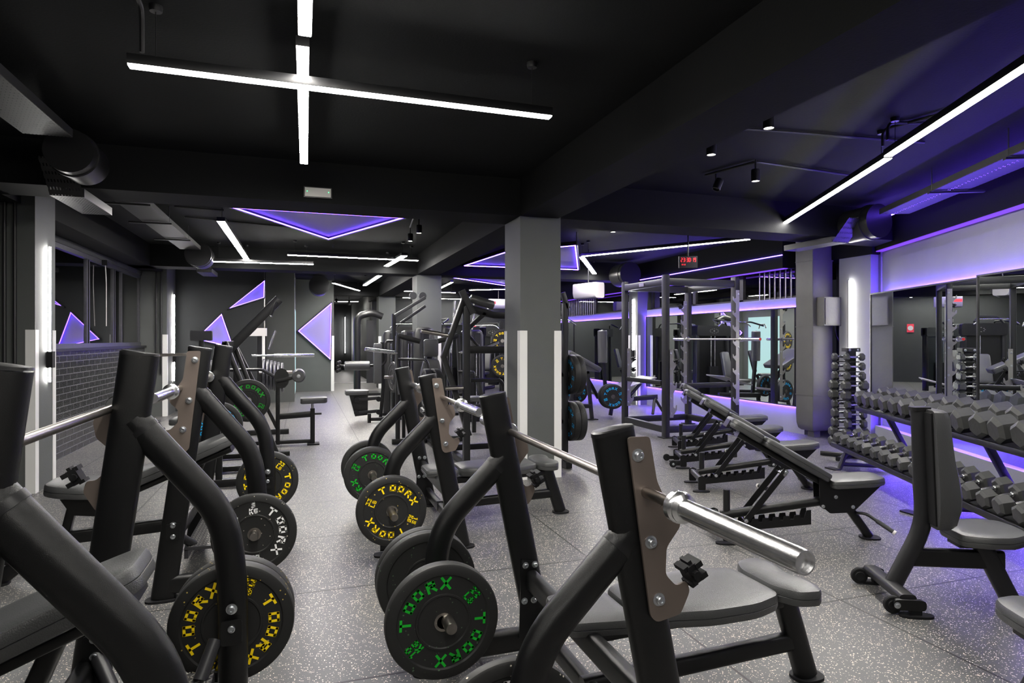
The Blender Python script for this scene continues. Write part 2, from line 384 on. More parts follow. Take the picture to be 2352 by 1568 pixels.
# far right wall: parapet below mirrors, band over them, windows above
XR = 7.25
g = G().bb((XR, 7.72, 0), (XR+.2, 22, .40)); g.bb((XR, 7.72, 1.96), (XR+.2, 22, 2.10)); g.bb((XR, 7.72, 2.60), (XR+.2, 22, ZC))
g.bb((XR+.03, 7.72, .40), (XR+.2, 22, 1.96))
struct('wall_right_far', g, 'walllight')
column(7.02, 7.4, 12.35, 12.75, 'column', [(7.02, 12.35, -0, 1), (7.02, 12.75, 0, -1)][:0])
struct(nid('trim'), G().bb((7.005, 12.335, 0), (7.08, 12.35, 1.54)), 'white')
struct(nid('trim'), G().bb((7.005, 12.335, 0), (7.02, 12.41, 1.54)), 'white')
struct(nid('trim'), G().bb((7.005, 12.69, 0), (7.02, 12.765, 1.54)), 'white')
# pilaster between the two right walls and the slanted near wall
struct('wall_right_pier', G().bb((7.43, 6.70, 0), (8.1, 7.24, 2.72)), 'walllight')
struct('wall_right_niche', G().bb((7.95, 7.24, 0), (8.1, 7.80, ZC)), 'wall')
struct(nid('trim'), G().bb((7.4, 6.65, 2.62), (8.1, 7.8, ZC)), 'beam')
N0 = 3.805
def rwbox(n0, n1, s0, s1, z0, z1):
    g = G(); V = [RW(n, s_, z) for n in (n0, n1) for s_ in (s0, s1) for z in (z0, z1)]
    return g.add(V, [(0, 1, 3, 2), (4, 6, 7, 5), (0, 4, 5, 1), (2, 3, 7, 6), (0, 2, 6, 4), (1, 5, 7, 3)])
g = rwbox(N0, N0+.25, -4.5, 9.38, 0, ZC); struct('wall_right', g, 'walllight')
struct('wall_right_end', rwbox(N0-.02, N0+.25, 9.30, 9.42, 0, ZC), 'walllight')
struct(nid('trim'), rwbox(3.70, N0, -4.5, 9.30, 2.66, ZC), 'beam')
struct(nid('trim'), rwbox(N0-.10, N0, -4.5, 9.28, 0, .27), 'walllight')
# square ventilation duct standing before the windows
t = thing('ventilation_duct', 'square grey ventilation duct rising to the ceiling beside the dumbbell tree', 'duct', (7.24, 7.52, 0))
g = G(); prof = rrect(.37, .34, .012)
g.sweep([(7.24, 7.52, z) for z in (.10, .13, .2, .35, 1.0, ZB+.1)], rrect(.37, .34, .014, 3), (1, 0, 0), scale=[.72, .88, .97, 1, 1, 1])
obj('duct_body', g, 'duct', t)
for z in (.62, 1.63, 2.6): obj('flange', G().bb((7.05, 7.345, z), (7.43, 7.695, z+.012)), 'duct', t)
obj('stand', G().bb((7.18, 7.46, 0), (7.30, 7.58, .11)), 'duct', t)
t = thing('junction_box', 'grey metal junction box on the front of the ventilation duct', 'box', (7.34, 7.26, 1.8))
obj('case', G().bb((7.12, 7.20, 1.65), (7.425, 7.345, 2.06)), 'duct', t)
obj('cover', G().bb((7.135, 7.192, 1.665), (7.41, 7.20, 2.045)), 'duct', t)
obj('cable', G().pipe([(7.38, 7.28, 1.65), (7.43, 7.30, 1.5), (7.75, 7.5, 1.35), (7.9, 7.5, 1.3)], .012), 'steelblack', t)

# ------------------------------------------------------------------ mirrors
def frame_rect(g, P, U, V_, w, h, t, d):
    for a, b, c_, e in ((0, 0, w, t), (0, h-t, w, t), (0, 0, t, h), (w-t, 0, t, h)):
        pass
def mirror_right(s0, s1, z0, z1, label, name='wall_mirror'):
    c = RW(N0-.02, (s0+s1)/2, z0); t = thing(name, label, 'mirror', c, 0, None)
    rot = lambda g: setattr(g, 'v', [v-NW*(math.tan(R(3.2))*((v-RW(0, s0)).dot(SW))) for v in g.v]) or g
    obj('mirror_glass', rot(rwbox(N0-.045, N0-.037, s0, s1, z0, z1)), 'mirror', t, True)
    g = G(); f = .018
    for a in ((s0, s0+f, z0, z1), (s1-f, s1, z0, z1), (s0, s1, z0, z0+f), (s0, s1, z1-f, z1)):
        b = rwbox(N0-.055, N0-.036, *a); g.add(b.v, b.f)
    obj('mirror_frame', rot(g), 'steelblack', t, True)
mirror_right(6.74, 9.22, .46, 2.075, 'long mirror on the slanted right wall beside the lit pier')
mirror_right(4.2, 6.735, .46, 2.075, 'mirror on the slanted right wall that carries the framed notice')
def mirror_far(y0, y1, label):
    t = thing('wall_mirror', label, 'mirror', (XR, (y0+y1)/2, .42))
    obj('mirror_glass', G().bb((XR-.045, y0, .41), (XR-.037, y1, 1.945)), 'mirror', t, True)
    g = G(); f = .02
    for a in ((y0, y0+f, .41, 1.945), (y1-f, y1, .41, 1.945), (y0, y1, .41, .425), (y0, y1, 1.93, 1.945)):
        g.bb((XR-.055, a[0], a[2]), (XR-.036, a[1], a[3]))
    obj('mirror_frame', g, 'steelblack', t, True)
mirror_far(7.85, 9.35, 'low mirror pane nearest to the ventilation duct'); mirror_far(9.36, 10.9, 'second mirror pane behind the squat rack')
mirror_far(10.91, 12.3, 'mirror pane just right of the lit white tube pilaster'); mirror_far(12.85, 16.2, 'mirror pane behind the reverse hyper bench')
mirror_far(16.22, 20.5, 'farthest mirror pane, seen beside the big column')
# framed notice on the mirror
t = thing('framed_notice', 'small white framed black notice hung on the right mirror', 'sign', RW(3.74, 6.55, 1.82))
obj('frame', rwbox(3.745, 3.755, 6.46, 6.70, 1.80, 2.02), 'paper', t, True)
obj('print', rwbox(3.741, 3.746, 6.485, 6.675, 1.825, 1.995), 'rubber', t, True)
g = G()
for i in range(9):
    w = (.03, .05, .07, .035, .06, .08, .075, .08, .06)[i]; b = rwbox(3.738, 3.741, 6.58-w, 6.58+w, 1.845+.016*(8-i), 1.851+.016*(8-i)); g.add(b.v, b.f)
obj('lettering', g, 'paper', t, True)

# ------------------------------------------------------------------ windows
t = bpy.data.objects.new('window_1', None); C.objects.link(t); t.location = (-2.9, 10.5, 1.33); t['kind'] = 'structure'
g = G()
for z in (1.335, 2.58): g.bb((-2.93, 7.55, z), (-2.86, 13.4, z+.06))
for y in (7.6, 8.9, 9.0, 10.3, 10.4, 11.6, 11.7, 12.1, 13.3): g.bb((-2.93, y, 1.34), (-2.875, y+.03, 2.62))
obj('window_frame', g, 'iron', t, True)
for y0, y1 in ((7.65, 8.9), (9.05, 10.3), (10.45, 11.6), (11.75, 13.3)):
    obj('pane', G().bb((-2.90, y0, 1.39), (-2.895, y1, 2.58)), 'pane', t, True)
for y, l in ((8.35, 1.2), (10.95, .95)):
    tt = thing('blind_cord', 'white pull cord hanging at the %s of the left window' % ('near pane' if y < 9 else 'middle pane'), 'cord', (-2.82, y, 2.6))
    obj('cord', G().pipe([(-2.82, y, 2.6), (-2.81, y+.01, 2.3), (-2.82, y+.05, 2.6-l), ], .006), 'offwhite', tt)
    obj('bracket', G().bb((-2.86, y-.03, 2.56), (-2.79, y+.03, 2.64)), 'steelblack', tt)
for y, w in ((14.5, .5), (18, .25), (19.2, .1)):
    tag(obj('street_lamp', G().bb((-9, y, 2.55), (-8.95, y+w, 2.6)), 'orange'), {14.5: 'long orange light glimpsed outside through the left window', 18: 'bright orange lamp outside the left window, middle one', 19.2: 'smallest orange lamp outside the left window'}[y], 'lamp')
k = 1
for y0, y1 in ((7.8, 9.2), (9.2, 10.6), (10.6, 12.2), (12.9, 15.0), (15.0, 17.5), (17.5, 21.0)):
    k += 1
    t = bpy.data.objects.new('window_%d' % k, None); C.objects.link(t); t.location = (XR, y0, 2.1); t['kind'] = 'structure'
    g = G(); f = .045
    for a in ((y0, y0+f, 2.1, 2.6), (y1-f, y1, 2.1, 2.6), (y0, y1, 2.1, 2.13), (y0, y1, 2.57, 2.6)): g.bb((XR+.02, a[0], a[2]), (XR+.07, a[1], a[3]))
    obj('window_frame', g, 'greysteel', t, True)
    obj('pane', G().bb((XR+.05, y0+f, 2.13), (XR+.055, y1-f, 2.57)), 'pane', t, True)
    if y0 in (7.8, 15.0):
        g = G(); y = y0+.08
        while y < y1-.4: g.rod((XR+.01, y, 2.1), (XR+.01, y, 2.6), .009, 6); y += .12
        obj('bars', g, 'galv', t)

# ------------------------------------------------------------------ lights the gym has
def led_bar(p0, p1, label, w=.062, wires=True, group='suspended white LED bars', zc=ZC):
    p0, p1 = Vector(p0), Vector(p1); c = (p0+p1)/2; t = thing('led_bar', label, 'ceiling light', c)
    d = (p1-p0).normalized(); side = d.cross(Vector((0, 0, 1))).normalized()
    obj('housing', G().sweep([p0+Vector((0, 0, .024)), p1+Vector((0, 0, .024))], rrect(w+.002, .050, .003), side), 'steelblack', t)
    obj('diffuser', G().sweep([p0-d*-.004, p1-d*.004], rrect(w*.94, .016, .005), side), 'ledwhite', t)
    if wires:
        for q in (p0+d*.12, p1-d*.12):
            w_ = obj('suspension_wire', G().rod(q+Vector((0, 0, .06)), (q.x, q.y, zc), .0025, 5), 'steelblack', t)
            obj('canopy', G().lathe([(.028, -.03), (.032, -.01), (.032, 0)], (q.x, q.y, zc), (0, 0, 1), 14), 'steelblack', w_)
    return t
Z = 2.85
led_bar((0, 3.22, Z+.02), (.01, 5.36, Z+.02), 'long white LED bar pointing away from the camera, crossing the sideways bar')
led_bar((0.01, .95, Z+.02), (.01, 3.10, Z+.02), 'white LED bar cut by the top edge of the photo')
led_bar((-.81, 3.52, Z-.06), (1.42, 3.54, Z-.06), 'long white LED bar running sideways beneath the lengthwise bar, nearest pair')
led_bar((4.29, 3.71, Z), (5.63, 6.42, Z), 'slanted white LED bar on the right, ending above the wall pier')
led_bar((3.02, 1.25, Z), (4.24, 3.67, Z), 'slanted white LED bar cut by the right edge of the photo')
led_bar((-.92, 8.19, Z), (-.93, 12.06, Z), 'broad white LED bar in the second bay pointing away, left side', .09)
led_bar((-1.47, 11.75, Z-.08), (.18, 11.63, Z-.08), 'sideways white LED bar crossed by the left lengthwise bar, second bay')
led_bar((-.24, 11.1, Z), (1.95, 11.17, Z), 'longest sideways white LED bar in the second bay, under the purple triangle')
led_bar((1.62, 10.6, Z), (1.52, 12.2, Z), 'short white LED bar crossing the right end of the long sideways bar', .10)
led_bar((1.61, 13.9, Z), (1.53, 16.74, Z), 'short slanting white LED bar in the third bay beside the middle column', .10)
led_bar((.72, 16.3, Z), (1.54, 18.6, Z), 'oblique white LED bar in the third bay near the dark ducts')
led_bar((4.47, 9.72, Z), (5.93, 7.33, Z), 'oblique long white LED bar over the squat rack')
led_bar((4.51, 9.82, Z), (5.9, 12.21, Z), 'short white LED bar meeting the oblique bar in a V', .09)
led_bar((1.14, 24.2, Z), (1.95, 23.94, Z), 'white LED bar deep in the far passage')
led_bar((3.48, 15.17, Z), (3.58, 17.09, Z), 'short white LED bar right of the middle column')
led_bar((2.75, 18.35, Z), (4.36, 18.54, Z), 'sideways white LED bar behind the middle column')
led_bar((4.5, 17.4, Z), (5.37, 16.82, Z), 'white LED bar just left of the big column, far bay')
led_bar((5.83, 21.6, Z), (6.0, 20.1, Z), 'small white LED bar above the black machine roller, farthest bay')
led_bar((3.2, 21.3, Z), (5.53, 21.4, Z), 'farthest sideways white LED bar by the far wall')
led_bar((-1.9, -1.0, Z), (1.5, -1.2, Z), 'white LED bar behind the camera over the aisle')

def tube_light(p, h, face, label, switch=None):
    """vertical wall tube: slim dark bar with a lit side; face = direction the light leaves"""
    x, y, z = p; t = thing('wall_tube_light', label, 'wall light', (x, y, z)); fx, fy = face
    obj('bar', G().bb((x-.008, y-.008, z), (x+.008, y+.008, z+h)), 'steelblack', t)
    obj('diffuser', G().bb((x+fx*.008-abs(fy)*.007, y+fy*.008-abs(fx)*.007, z+.01), (x+fx*.028+abs(fy)*.007, y+fy*.028+abs(fx)*.007, z+h-.01)), 'tubewhite', t)
    if switch is not None: obj('junction', G().bb((x-.02, y-.045, switch), (x+.03, y+.03, switch+.16)), 'rubber', t)
    return t
tube_light((-2.365, 7.36, 1.02), 1.35, (0, -1), 'glowing white wall tube on the left pilaster beside the window', 1.17)
tube_light((-2.405, 13.95, .62), 1.72, (0, -1), 'glowing white wall tube on the second left pilaster', 1.0)
tube_light((7.0, 12.55, .70), 1.65, (0, -1), 'glowing white wall tube on the pilaster between the far mirrors', 1.05)
tube_light((7.405, 7.05, .70), 1.60, (0, -1), 'tall glowing white wall tube on the pier behind the dumbbell tree')
tube_light((2.17, 26.5, .8), 1.7, (0, -1), 'white wall tube on the right wall of the far passage', 1.0)
tube_light((1.9, 30.7, .8), 1.7, (0, -1), 'white wall tube at the end of the far passage, right one')
tube_light((1.2, 30.7, .8), 1.6, (0, -1), 'white wall tube at the end of the far passage, left one')

def spot(x, y, z, label, cyl=True, lit=True):
    t = thing('ceiling_spot', label, 'spotlight', (x, y, ZC))
    if lit: obj('can', G().lathe([(0, .11), (.036, .11), (.04, .1), (.04, 0), (.034, 0), (.032, .015)], (x, y, z), (0, 0, 1), 18), 'steelblack', t)
    else: obj('can', G().lathe([(0, .11), (.036, .11), (.04, .1), (.04, 0), (.034, 0), (.032, .015)], (x, y, z), (.4, 0, .9), 18), 'steelblack', t)
    obj('stem', G().rod((x, y, z+.1), (x, y, ZC), .008, 8), 'steelblack', t)
    if lit: obj('lamp', G().lathe([(0, .006), (.033, .006), (.033, .012), (0, .012)], (x, y, z), (0, 0, 1), 16), 'spot', t)
spot(3.15, 3.69, 2.95, 'small lit black ceiling spot, nearest of the four over the free area')
spot(3.16, 4.37, 2.95, 'small lit black ceiling spot left of the nearest spot')
spot(3.95, 4.80, 2.90, 'small lit black spot hanging from the end of the conduit')
spot(3.85, 5.25, 2.92, 'unlit tilted black ceiling spot next to the conduit', lit=False)
spot(4.13, 7.95, 2.95, 'tiny lit spot beyond the cross beam right of the big column')
spot(1.49, 9.21, 2.88, 'black hanging spot right of the ceiling triangle, farther one')
spot(1.49, 8.48, 2.88, 'black hanging spot right of the ceiling triangle, nearer one')
spot(1.0, 20.4, 2.6, 'bright bulb spot at the mouth of the far passage, upper one')
spot(1.35, 19.9, 2.5, 'bright bulb spot at the mouth of the far passage, lower one')

def tri_lamp(P, n, label, depth=.07, em='ledfar', place='wall'):
    """triangular light box: frame channel, led strip round the rim, pale perforated panel"""
    P = [Vector(p) for p in P]; n = Vector(n); c = sum(P, Vector())/3; t = thing('triangle_lamp', label, 'decorative light', c)
    g = G(); e = G(); 
    for i in range(3):
        a, b = P[i], P[(i+1) % 3]
        g.sweep([a+n*depth/2, b+n*depth/2], rrect(.022, depth, .002, 1), (b-a).cross(n))
        ins = ((c-(a+b)/2)); d = (b-a).normalized(); ins = (ins-d*ins.dot(d)).normalized()
        a2 = a+(c-a)*.05+n*depth*.9; b2 = b+(c-b)*.05+n*depth*.9
        e.sweep([a2+ins*.005, b2+ins*.005], rrect(.012, .012, .002, 1), ins)
    obj('frame', g, 'greysteel', t); obj('led_strip', e, em, t)
    Q = [p+(c-p)*.03 for p in P]
    obj('panel', G().add([p+n*depth*.35 for p in Q]+[p+n*(depth*.35-.006) for p in Q], [(0, 1, 2), (5, 4, 3), (0, 3, 4, 1), (1, 4, 5, 2), (2, 5, 3, 0)]), 'mesh', t, True)
    return t
tri_lamp([(-.74, 14.2, 2.70), (-1.47, 14.2, 2.06), (-.75, 14.2, 2.32)], (0, -1, 0), 'purple glowing triangle high on the back left wall')
tri_lamp([(-1.57, 14.2, 1.99), (-2.07, 14.2, 1.45), (-1.34, 14.2, 1.27)], (0, -1, 0), 'purple glowing triangle lower on the back left wall')
tri_lamp([(.78, 18.4, 2.5), (-.14, 18.4, 1.68), (.75, 18.4, .85)], (0, -1, 0), 'purple glowing triangle pointing left beside the far passage')
tri_lamp([(-.80, 7.72, 3.0), (.37, 9.83, 3.0), (1.22, 7.72, 3.0)], (0, 0, -1), 'purple glowing triangle under the ceiling of the second bay')
def quad_lamp(P, label):
    P = [Vector(p) for p in P]; c = sum(P, Vector())/len(P); t = thing('ceiling_lamp_panel', label, 'decorative light', c)
    g = G(); e = G()
    for i in range(len(P)):
        a, b = P[i], P[(i+1) % len(P)]; g.sweep([a, b], rrect(.03, .06, .002, 1)); e.sweep([a+(c-a)*.03-Vector((0, 0, .03)), b+(c-b)*.03-Vector((0, 0, .03))], rrect(.014, .012, .002, 1))
    obj('frame', g, 'steelblack', t); obj('led_strip', e, 'ledpurple', t)
    obj('mesh_panel', G().add([p+Vector((0, 0, .01)) for p in P]+[p+Vector((0, 0, .016)) for p in P], [tuple(range(len(P))), tuple(range(2*len(P)-1, len(P)-1, -1))]), 'lampmesh', t, True)
    for p in P: obj('hanger', G().rod(p, (p.x, p.y, ZC), .008, 6), 'steelblack', t)
quad_lamp([(3.0, 12.15, 2.93), (5.50, 12.1, 2.93), (4.0, 8.9, 2.93), (3.2, 9.9, 2.93)], 'large purple glowing mesh panel hung under the ceiling behind the big column')
quad_lamp([(3.4, 15.0, 2.98), (6.2, 15.0, 2.98), (6.2, 17.6, 2.98)], 'purple glowing mesh triangle under the ceiling of the third bay')

def strip(name, g, label, em='ledpurple'): return tag(obj(name, g, em), label, 'LED strip')
strip('led_strip', rwbox(N0-.020, N0-.006, 4.2, 9.2, 2.055, 2.063), 'purple LED strip along the top edge of the right mirrors', 'ledhidden')
strip('led_strip', rwbox(N0-.020, N0-.006, 4.2, 9.2, .468, .476), 'purple LED strip under the right mirrors', 'ledhidden')
strip('led_strip', rwbox(N0-.098, N0-.01, 1.0, 9.26, 2.645, 2.658), 'purple glow band imitating the lit underside of the dark right wall fascia', 'underglow')  # no lamp: glowing sheet paints the fascia underside as lit purple
strip('led_strip', rwbox(3.47, 3.48, 1.0, 9.0, 2.955, 2.965), 'purple LED strip lying on the right cable tray', 'ledpurple')
strip('led_strip', G().bb((XR-.02, 7.85, .418), (XR-.006, 20.5, .426)), 'purple LED strip under the far mirrors', 'ledhidden')
strip('led_strip', G().bb((XR-.02, 7.85, 1.928), (XR-.006, 20.5, 1.936)), 'purple LED strip over the far mirrors', 'ledhidden')
strip('led_strip', G().bb((XR-.014, 12.80, .5), (XR-.004, 12.81, 1.95)), 'upright purple LED strip at the left side of the pilaster')
strip('led_strip', G().bb((XR-.014, 12.3, .45), (XR-.004, 12.31, 1.95)), 'upright purple LED strip at the right side of the pilaster')
strip('led_strip', G().bb((7.60, 6.62, .3), (7.608, 6.63, 2.6)), 'upright purple LED strip in the corner by the pier', 'ledfar')
strip('led_strip', G().bb((7.03, 7.9, 2.536), (7.10, 18.5, 2.548)), 'purple glow band imitating the lit underside of the beam over the far windows', 'underglow')  # same painted glow, laid beneath the far beam
strip('led_strip', G().bb((6.985, 7.9, 2.74), (7.0, 12.2, 2.75)), 'purple LED strip along the beam face above the squat rack', 'ledfar')
strip('led_strip', G().bb((7.9, 7.3, .3), (7.91, 7.31, 2.5)), 'upright purple LED strip in the niche behind the duct', 'ledfar')

# ------------------------------------------------------------------ ceiling services
def tray(path, w, label, side, rungs=()):
    t = thing('cable_tray', label, 'cable tray', path[0]); p0, p1 = Vector(path[0]), Vector(path[1]); s_ = Vector(side)
    o = obj('tray_sheet', G().sweep([p0, p1], rrect(w, .004, .001, 1), s_), 'trayperf', t)
    for k in (-1, 1): obj('rim', G().sweep([p0+s_*k*w/2+Vector((0, 0, .03)), p1+s_*k*w/2+Vector((0, 0, .03))], rrect(.004, .06, .001, 1), s_), 'tray', t)
    for f in rungs:
        q = p0.lerp(p1, f); obj('bracket', G().sweep([q-s_*(w/2+.03)-Vector((0, 0, .02)), q+s_*(w/2+.14)-Vector((0, 0, .02))], rrect(.04, .02, .002, 1)), 'tray', t)
        obj('drop_rod', G().rod(q-s_*w/2, (q-s_*w/2).to_2d().to_3d()+Vector((0, 0, ZC)), .006, 6), 'tray', t)
tray([RW(3.30, .5, 2.88), RW(3.30, 7.75, 2.88)], .32, 'slotted black cable tray along the right side of the ceiling', NW, (.35, .52, .68, .84))
tray([(-1.72, -1, 2.90), (-1.72, 5.3, 2.90)], .3, 'slotted black cable tray at the upper left, nearest bay', (-1, 0, 0), (.5, .8))
tray([(-1.72, 6.7, 2.90), (-1.72, 11.3, 2.90)], .3, 'slotted black cable tray on the left of the second bay', (-1, 0, 0), (.2, .45, .75))
def tray_drop(x, y, label, sx=1, z=2.62):
    t = thing('cable_tray_elbow', label, 'cable tray', (x, y, z))
    obj('tray_sheet', G().add([(x, y-.35, z), (x+.24, y-.35, z), (x+.24, y+.45, z), (x, y+.45, z), (x, y-.6, z+.25), (x+.24, y-.6, z+.25)], [(0, 1, 2, 3), (0, 4, 5, 1)]), 'trayperf', t, True)
    for k in (0, .24): obj('rim', G().bb((x+k-.002, y-.35, z), (x+k+.002, y+.45, z+.07)), 'greysteel' if k else 'tray', t)
tray_drop(-1.95, 6.4, 'slotted tray bent under the first cross beam on the left')
tray_drop(-1.75, 12.5, 'slotted tray bent under the second cross beam on the left')
tray_drop(6.05, 6.35, 'slotted tray bent under the cross beam beside the duct')
def drum(x, y, z, r, l, label):
    t = thing('duct_elbow', label, 'ventilation duct', (x, y, z))
    obj('shell', G().lathe([(r*.8, 0), (r, 0), (r, l), (r*.8, l)], (x, y-l/2, z), (0, 1, 0), 32), 'steelblack', t)
    obj('end_disc', G().lathe([(0, .02), (r*.8, .02), (r*.8, .04), (0, .04)], (x, y-l/2, z), (0, 1, 0), 32), 'rubber', t)
    obj('strap', G().lathe([(r+.004, .1), (r+.012, .1), (r+.012, .13), (r+.004, .13)], (x, y-l/2, z), (0, 1, 0), 32), 'greysteel', t)
drum(-1.66, 5.72, 2.86, .165, .42, 'round black duct end at the upper left before the first beam')
drum(-1.62, 11.6, 2.84, .20, .45, 'round black duct end before the second beam on the left')
drum(6.42, 5.88, 2.84, .20, .42, 'round black duct end at the upper right beside the pier')
drum(6.4, 11.8, 2.80, .24, .5, 'round black duct end above the squat rack')
drum(.40, 17.0, 2.82, .24, .8, 'round black duct in the third bay above the passage')
def conduit(path, label, r=.012):
    tag(obj('conduit', G().pipe(path, r, .06, 8), 'tray'), label, 'conduit')
conduit([(4.9, 3.9, ZC-.015), (3.2, 4.1, ZC-.015)], 'straight black conduit under the ceiling near the lit spots')
conduit([(5.2, 4.9, ZC-.02), (3.95, 4.80, ZC-.02), (3.8, 5.35, ZC-.02)], 'bent black conduit carrying the hanging spot')
conduit([(4.4, 3.3, ZC-.02), (4.28, 3.75, ZC-.02), (4.28, 3.75, 2.95)], 'black conduit feeding the right LED bars, nearer one')
conduit([(4.6, 3.5, ZC-.02), (4.18, 3.62, ZC-.02), (4.18, 3.62, 2.95)], 'black conduit feeding the right LED bars, farther one')
conduit([(-1.5, 8.0, ZC-.015), (1.4, 8.3, ZC-.015), (1.49, 9.2, ZC-.015)], 'black conduit crossing the second bay ceiling to the hanging spots')
conduit([(-1.5, 9.4, ZC-.015), (.4, 9.9, ZC-.015), (.45, 10.3, ZC-.02), (.45, 10.3, 2.9)], 'black conduit bent down behind the ceiling triangle')
conduit([(-1.5, 8.7, ZC-.015), (-.95, 8.75, ZC-.015)], 'short black conduit by the left lengthwise LED bar')
conduit([(3.0, 14.2, ZC-.05), (6.9, 14.2, ZC-.05)], 'thin conduit over the third bay right of the column')
conduit([(-.75, 3.0, ZC), (-.75, 3.52, ZC-.02), (-.75, 3.52, 2.86)], 'black cable dropping to the left end of the near sideways bar')
for x in (-2.60, -2.52): conduit([(x-.02, 7.03, 0.1), (x-.02, 7.03, ZB)], 'upright conduit on the left pilaster, %s one' % ('left' if x < -2.55 else 'right'), .016)
for x in (-2.60, -2.52): conduit([(x, 13.32, .8), (x, 13.32, ZB)], 'upright conduit on the second left pilaster, %s one' % ('left' if x < -2.55 else 'right'), .016)
t = thing('emergency_light', 'flat grey emergency light with two green indicators on the first cross beam', 'emergency light', (.13, 6.13, 2.81))
obj('case', G().bb((.01, 6.12, 2.76), (.26, 6.15, 2.86)), 'greysteel', t); obj('lens', G().bb((.02, 6.112, 2.77), (.25, 6.12, 2.85)), 'offwhite', t)
for x in (.04, .23): obj('indicator', G().lathe([(.004, 0), (.004, .004), (0, .004)], (x, 6.112, 2.815), (0, -1, 0), 8), 'greenled', t)

# seven-segment clock
SEG = {'0': 'abcdef', '1': 'bc', '2': 'abged', '3': 'abgcd', '9': 'abcdfg', '5': 'afgcd'}
def seg_digits(text, o, ux, uy, w, h, t, adv):
    g = G(); x = 0; o = Vector(o); ux = Vector(ux); uy = Vector(uy); n = ux.cross(uy)
    def bar(x0, y0, x1, y1): g.add([o+ux*a+uy*b+n*.001 for a, b in ((x0, y0), (x1, y0), (x1, y1), (x0, y1))], [(0, 1, 2, 3)])
    for ch in text:
        if ch == ':':
            bar(x, h*.25, x+t, h*.25+t); bar(x, h*.65, x+t, h*.65+t); x += t*2.5; continue
        for s_ in SEG[ch]:
            {'a': lambda: bar(x+t, h-t, x+w-t, h), 'g': lambda: bar(x+t, h/2-t/2, x+w-t, h/2+t/2), 'd': lambda: bar(x+t, 0, x+w-t, t),
             'b': lambda: bar(x+w-t, h/2+.002, x+w, h-.002), 'c': lambda: bar(x+w-t, .002, x+w, h/2-.002), 'f': lambda: bar(x, h/2+.002, x+t, h-.002), 'e': lambda: bar(x, .002, x+t, h/2-.002)}[s_]()
        x += w+adv
    return g
cu = Vector((.93, -.36, 0)).normalized(); co = Vector((5.28, 8.05, 2.54))
t = thing('wall_clock', 'red digital clock hanging under the ceiling over the squat rack', 'clock', co)
nn = cu.cross(Vector((0, 0, 1)))
rot = Matrix((cu, -nn, (0, 0, 1))).transposed()
obj('case', G().box(co+cu*.12+Vector((0, 0, .05))-nn*.02, (.27, .035, .17), rot), 'rubber', t)
obj('digits', seg_digits('23:30:19', co+cu*.01+Vector((0, 0, .05)), cu, (0, 0, 1), .026, .06, .006, .007), 'red', t, True)
obj('small_digits', seg_digits('33:33', co+cu*.02+Vector((0, 0, .0)), cu, (0, 0, 1), .010, .02, .0025, .004), 'red', t, True)
obj('bracket', G().rod(co+cu*.12+Vector((0, 0, .13))-nn*.02, co+cu*.12+Vector((0, 0, ZC-2.54))-nn*.02, .01, 8), 'rubber', t)
# air conditioner units
def aircon(c, rz, label, clock=False):
    t = thing('air_conditioner', label, 'air conditioner', c, rz); x, y, z = c; m = Matrix.Rotation(rz, 3, 'Z')
    P = rnd([(-.11, -.14), (.09, -.14), (.12, -.05), (.12, .14), (-.11, .14)], .035)
    def T(g): g.v = [Vector(c)+m @ v for v in g.v]; return g
    obj('shell', T(G().prism(P, (0, 0, 0), (0, -1, 0), (0, 0, 1), .62)), 'offwhite', t)
    obj('louver', T(G().bb((-.28, -.115, -.145), (.28, .05, -.138))), 'greysteel', t)
    obj('wall_bracket', T(G().bb((-.3, .09, -.1), (.3, .14, .1))), 'greysteel', t)
    if clock: obj('display', T(G().bb((-.3, -.125, .0), (-.12, -.12, .07))), 'red', t)
aircon((5.0, 10.6, 2.34), R(-75), 'white air conditioner catching purple light above the bench mirror')
aircon((5.3, 17.2, 2.45), R(0), 'white air conditioner with red display just left of the big column', True)
for x, y in ((5.0, 10.6), (5.3, 17.2)): tag(obj('hanger_rod', G().rod((x, y, 2.45), (x, y, ZC), .01, 8), 'tray'), 'rod carrying the %s air conditioner' % ('nearer' if y < 12 else 'farther'), 'rod')
tag(obj('lit_door', G().bb((-.186, 16.6, .1), (-.177, 18.1, 2.2)), 'mint'), 'mint lit frosted door seen only in the far mirrors', 'door')
t = thing('fire_sign', 'small red fire equipment sign on the far wall left of the big column', 'sign', (5.8, 21.97, 1.8))
obj('board', G().bb((5.72, 21.97, 1.69), (5.92, 21.99, 1.97)), 'sign', t); obj('symbol', G().lathe([(.05, 0), (.08, 0), (.08, .004), (.05, .004)], (5.82, 21.965, 1.83), (0, -1, 0), 20), 'paper', t)

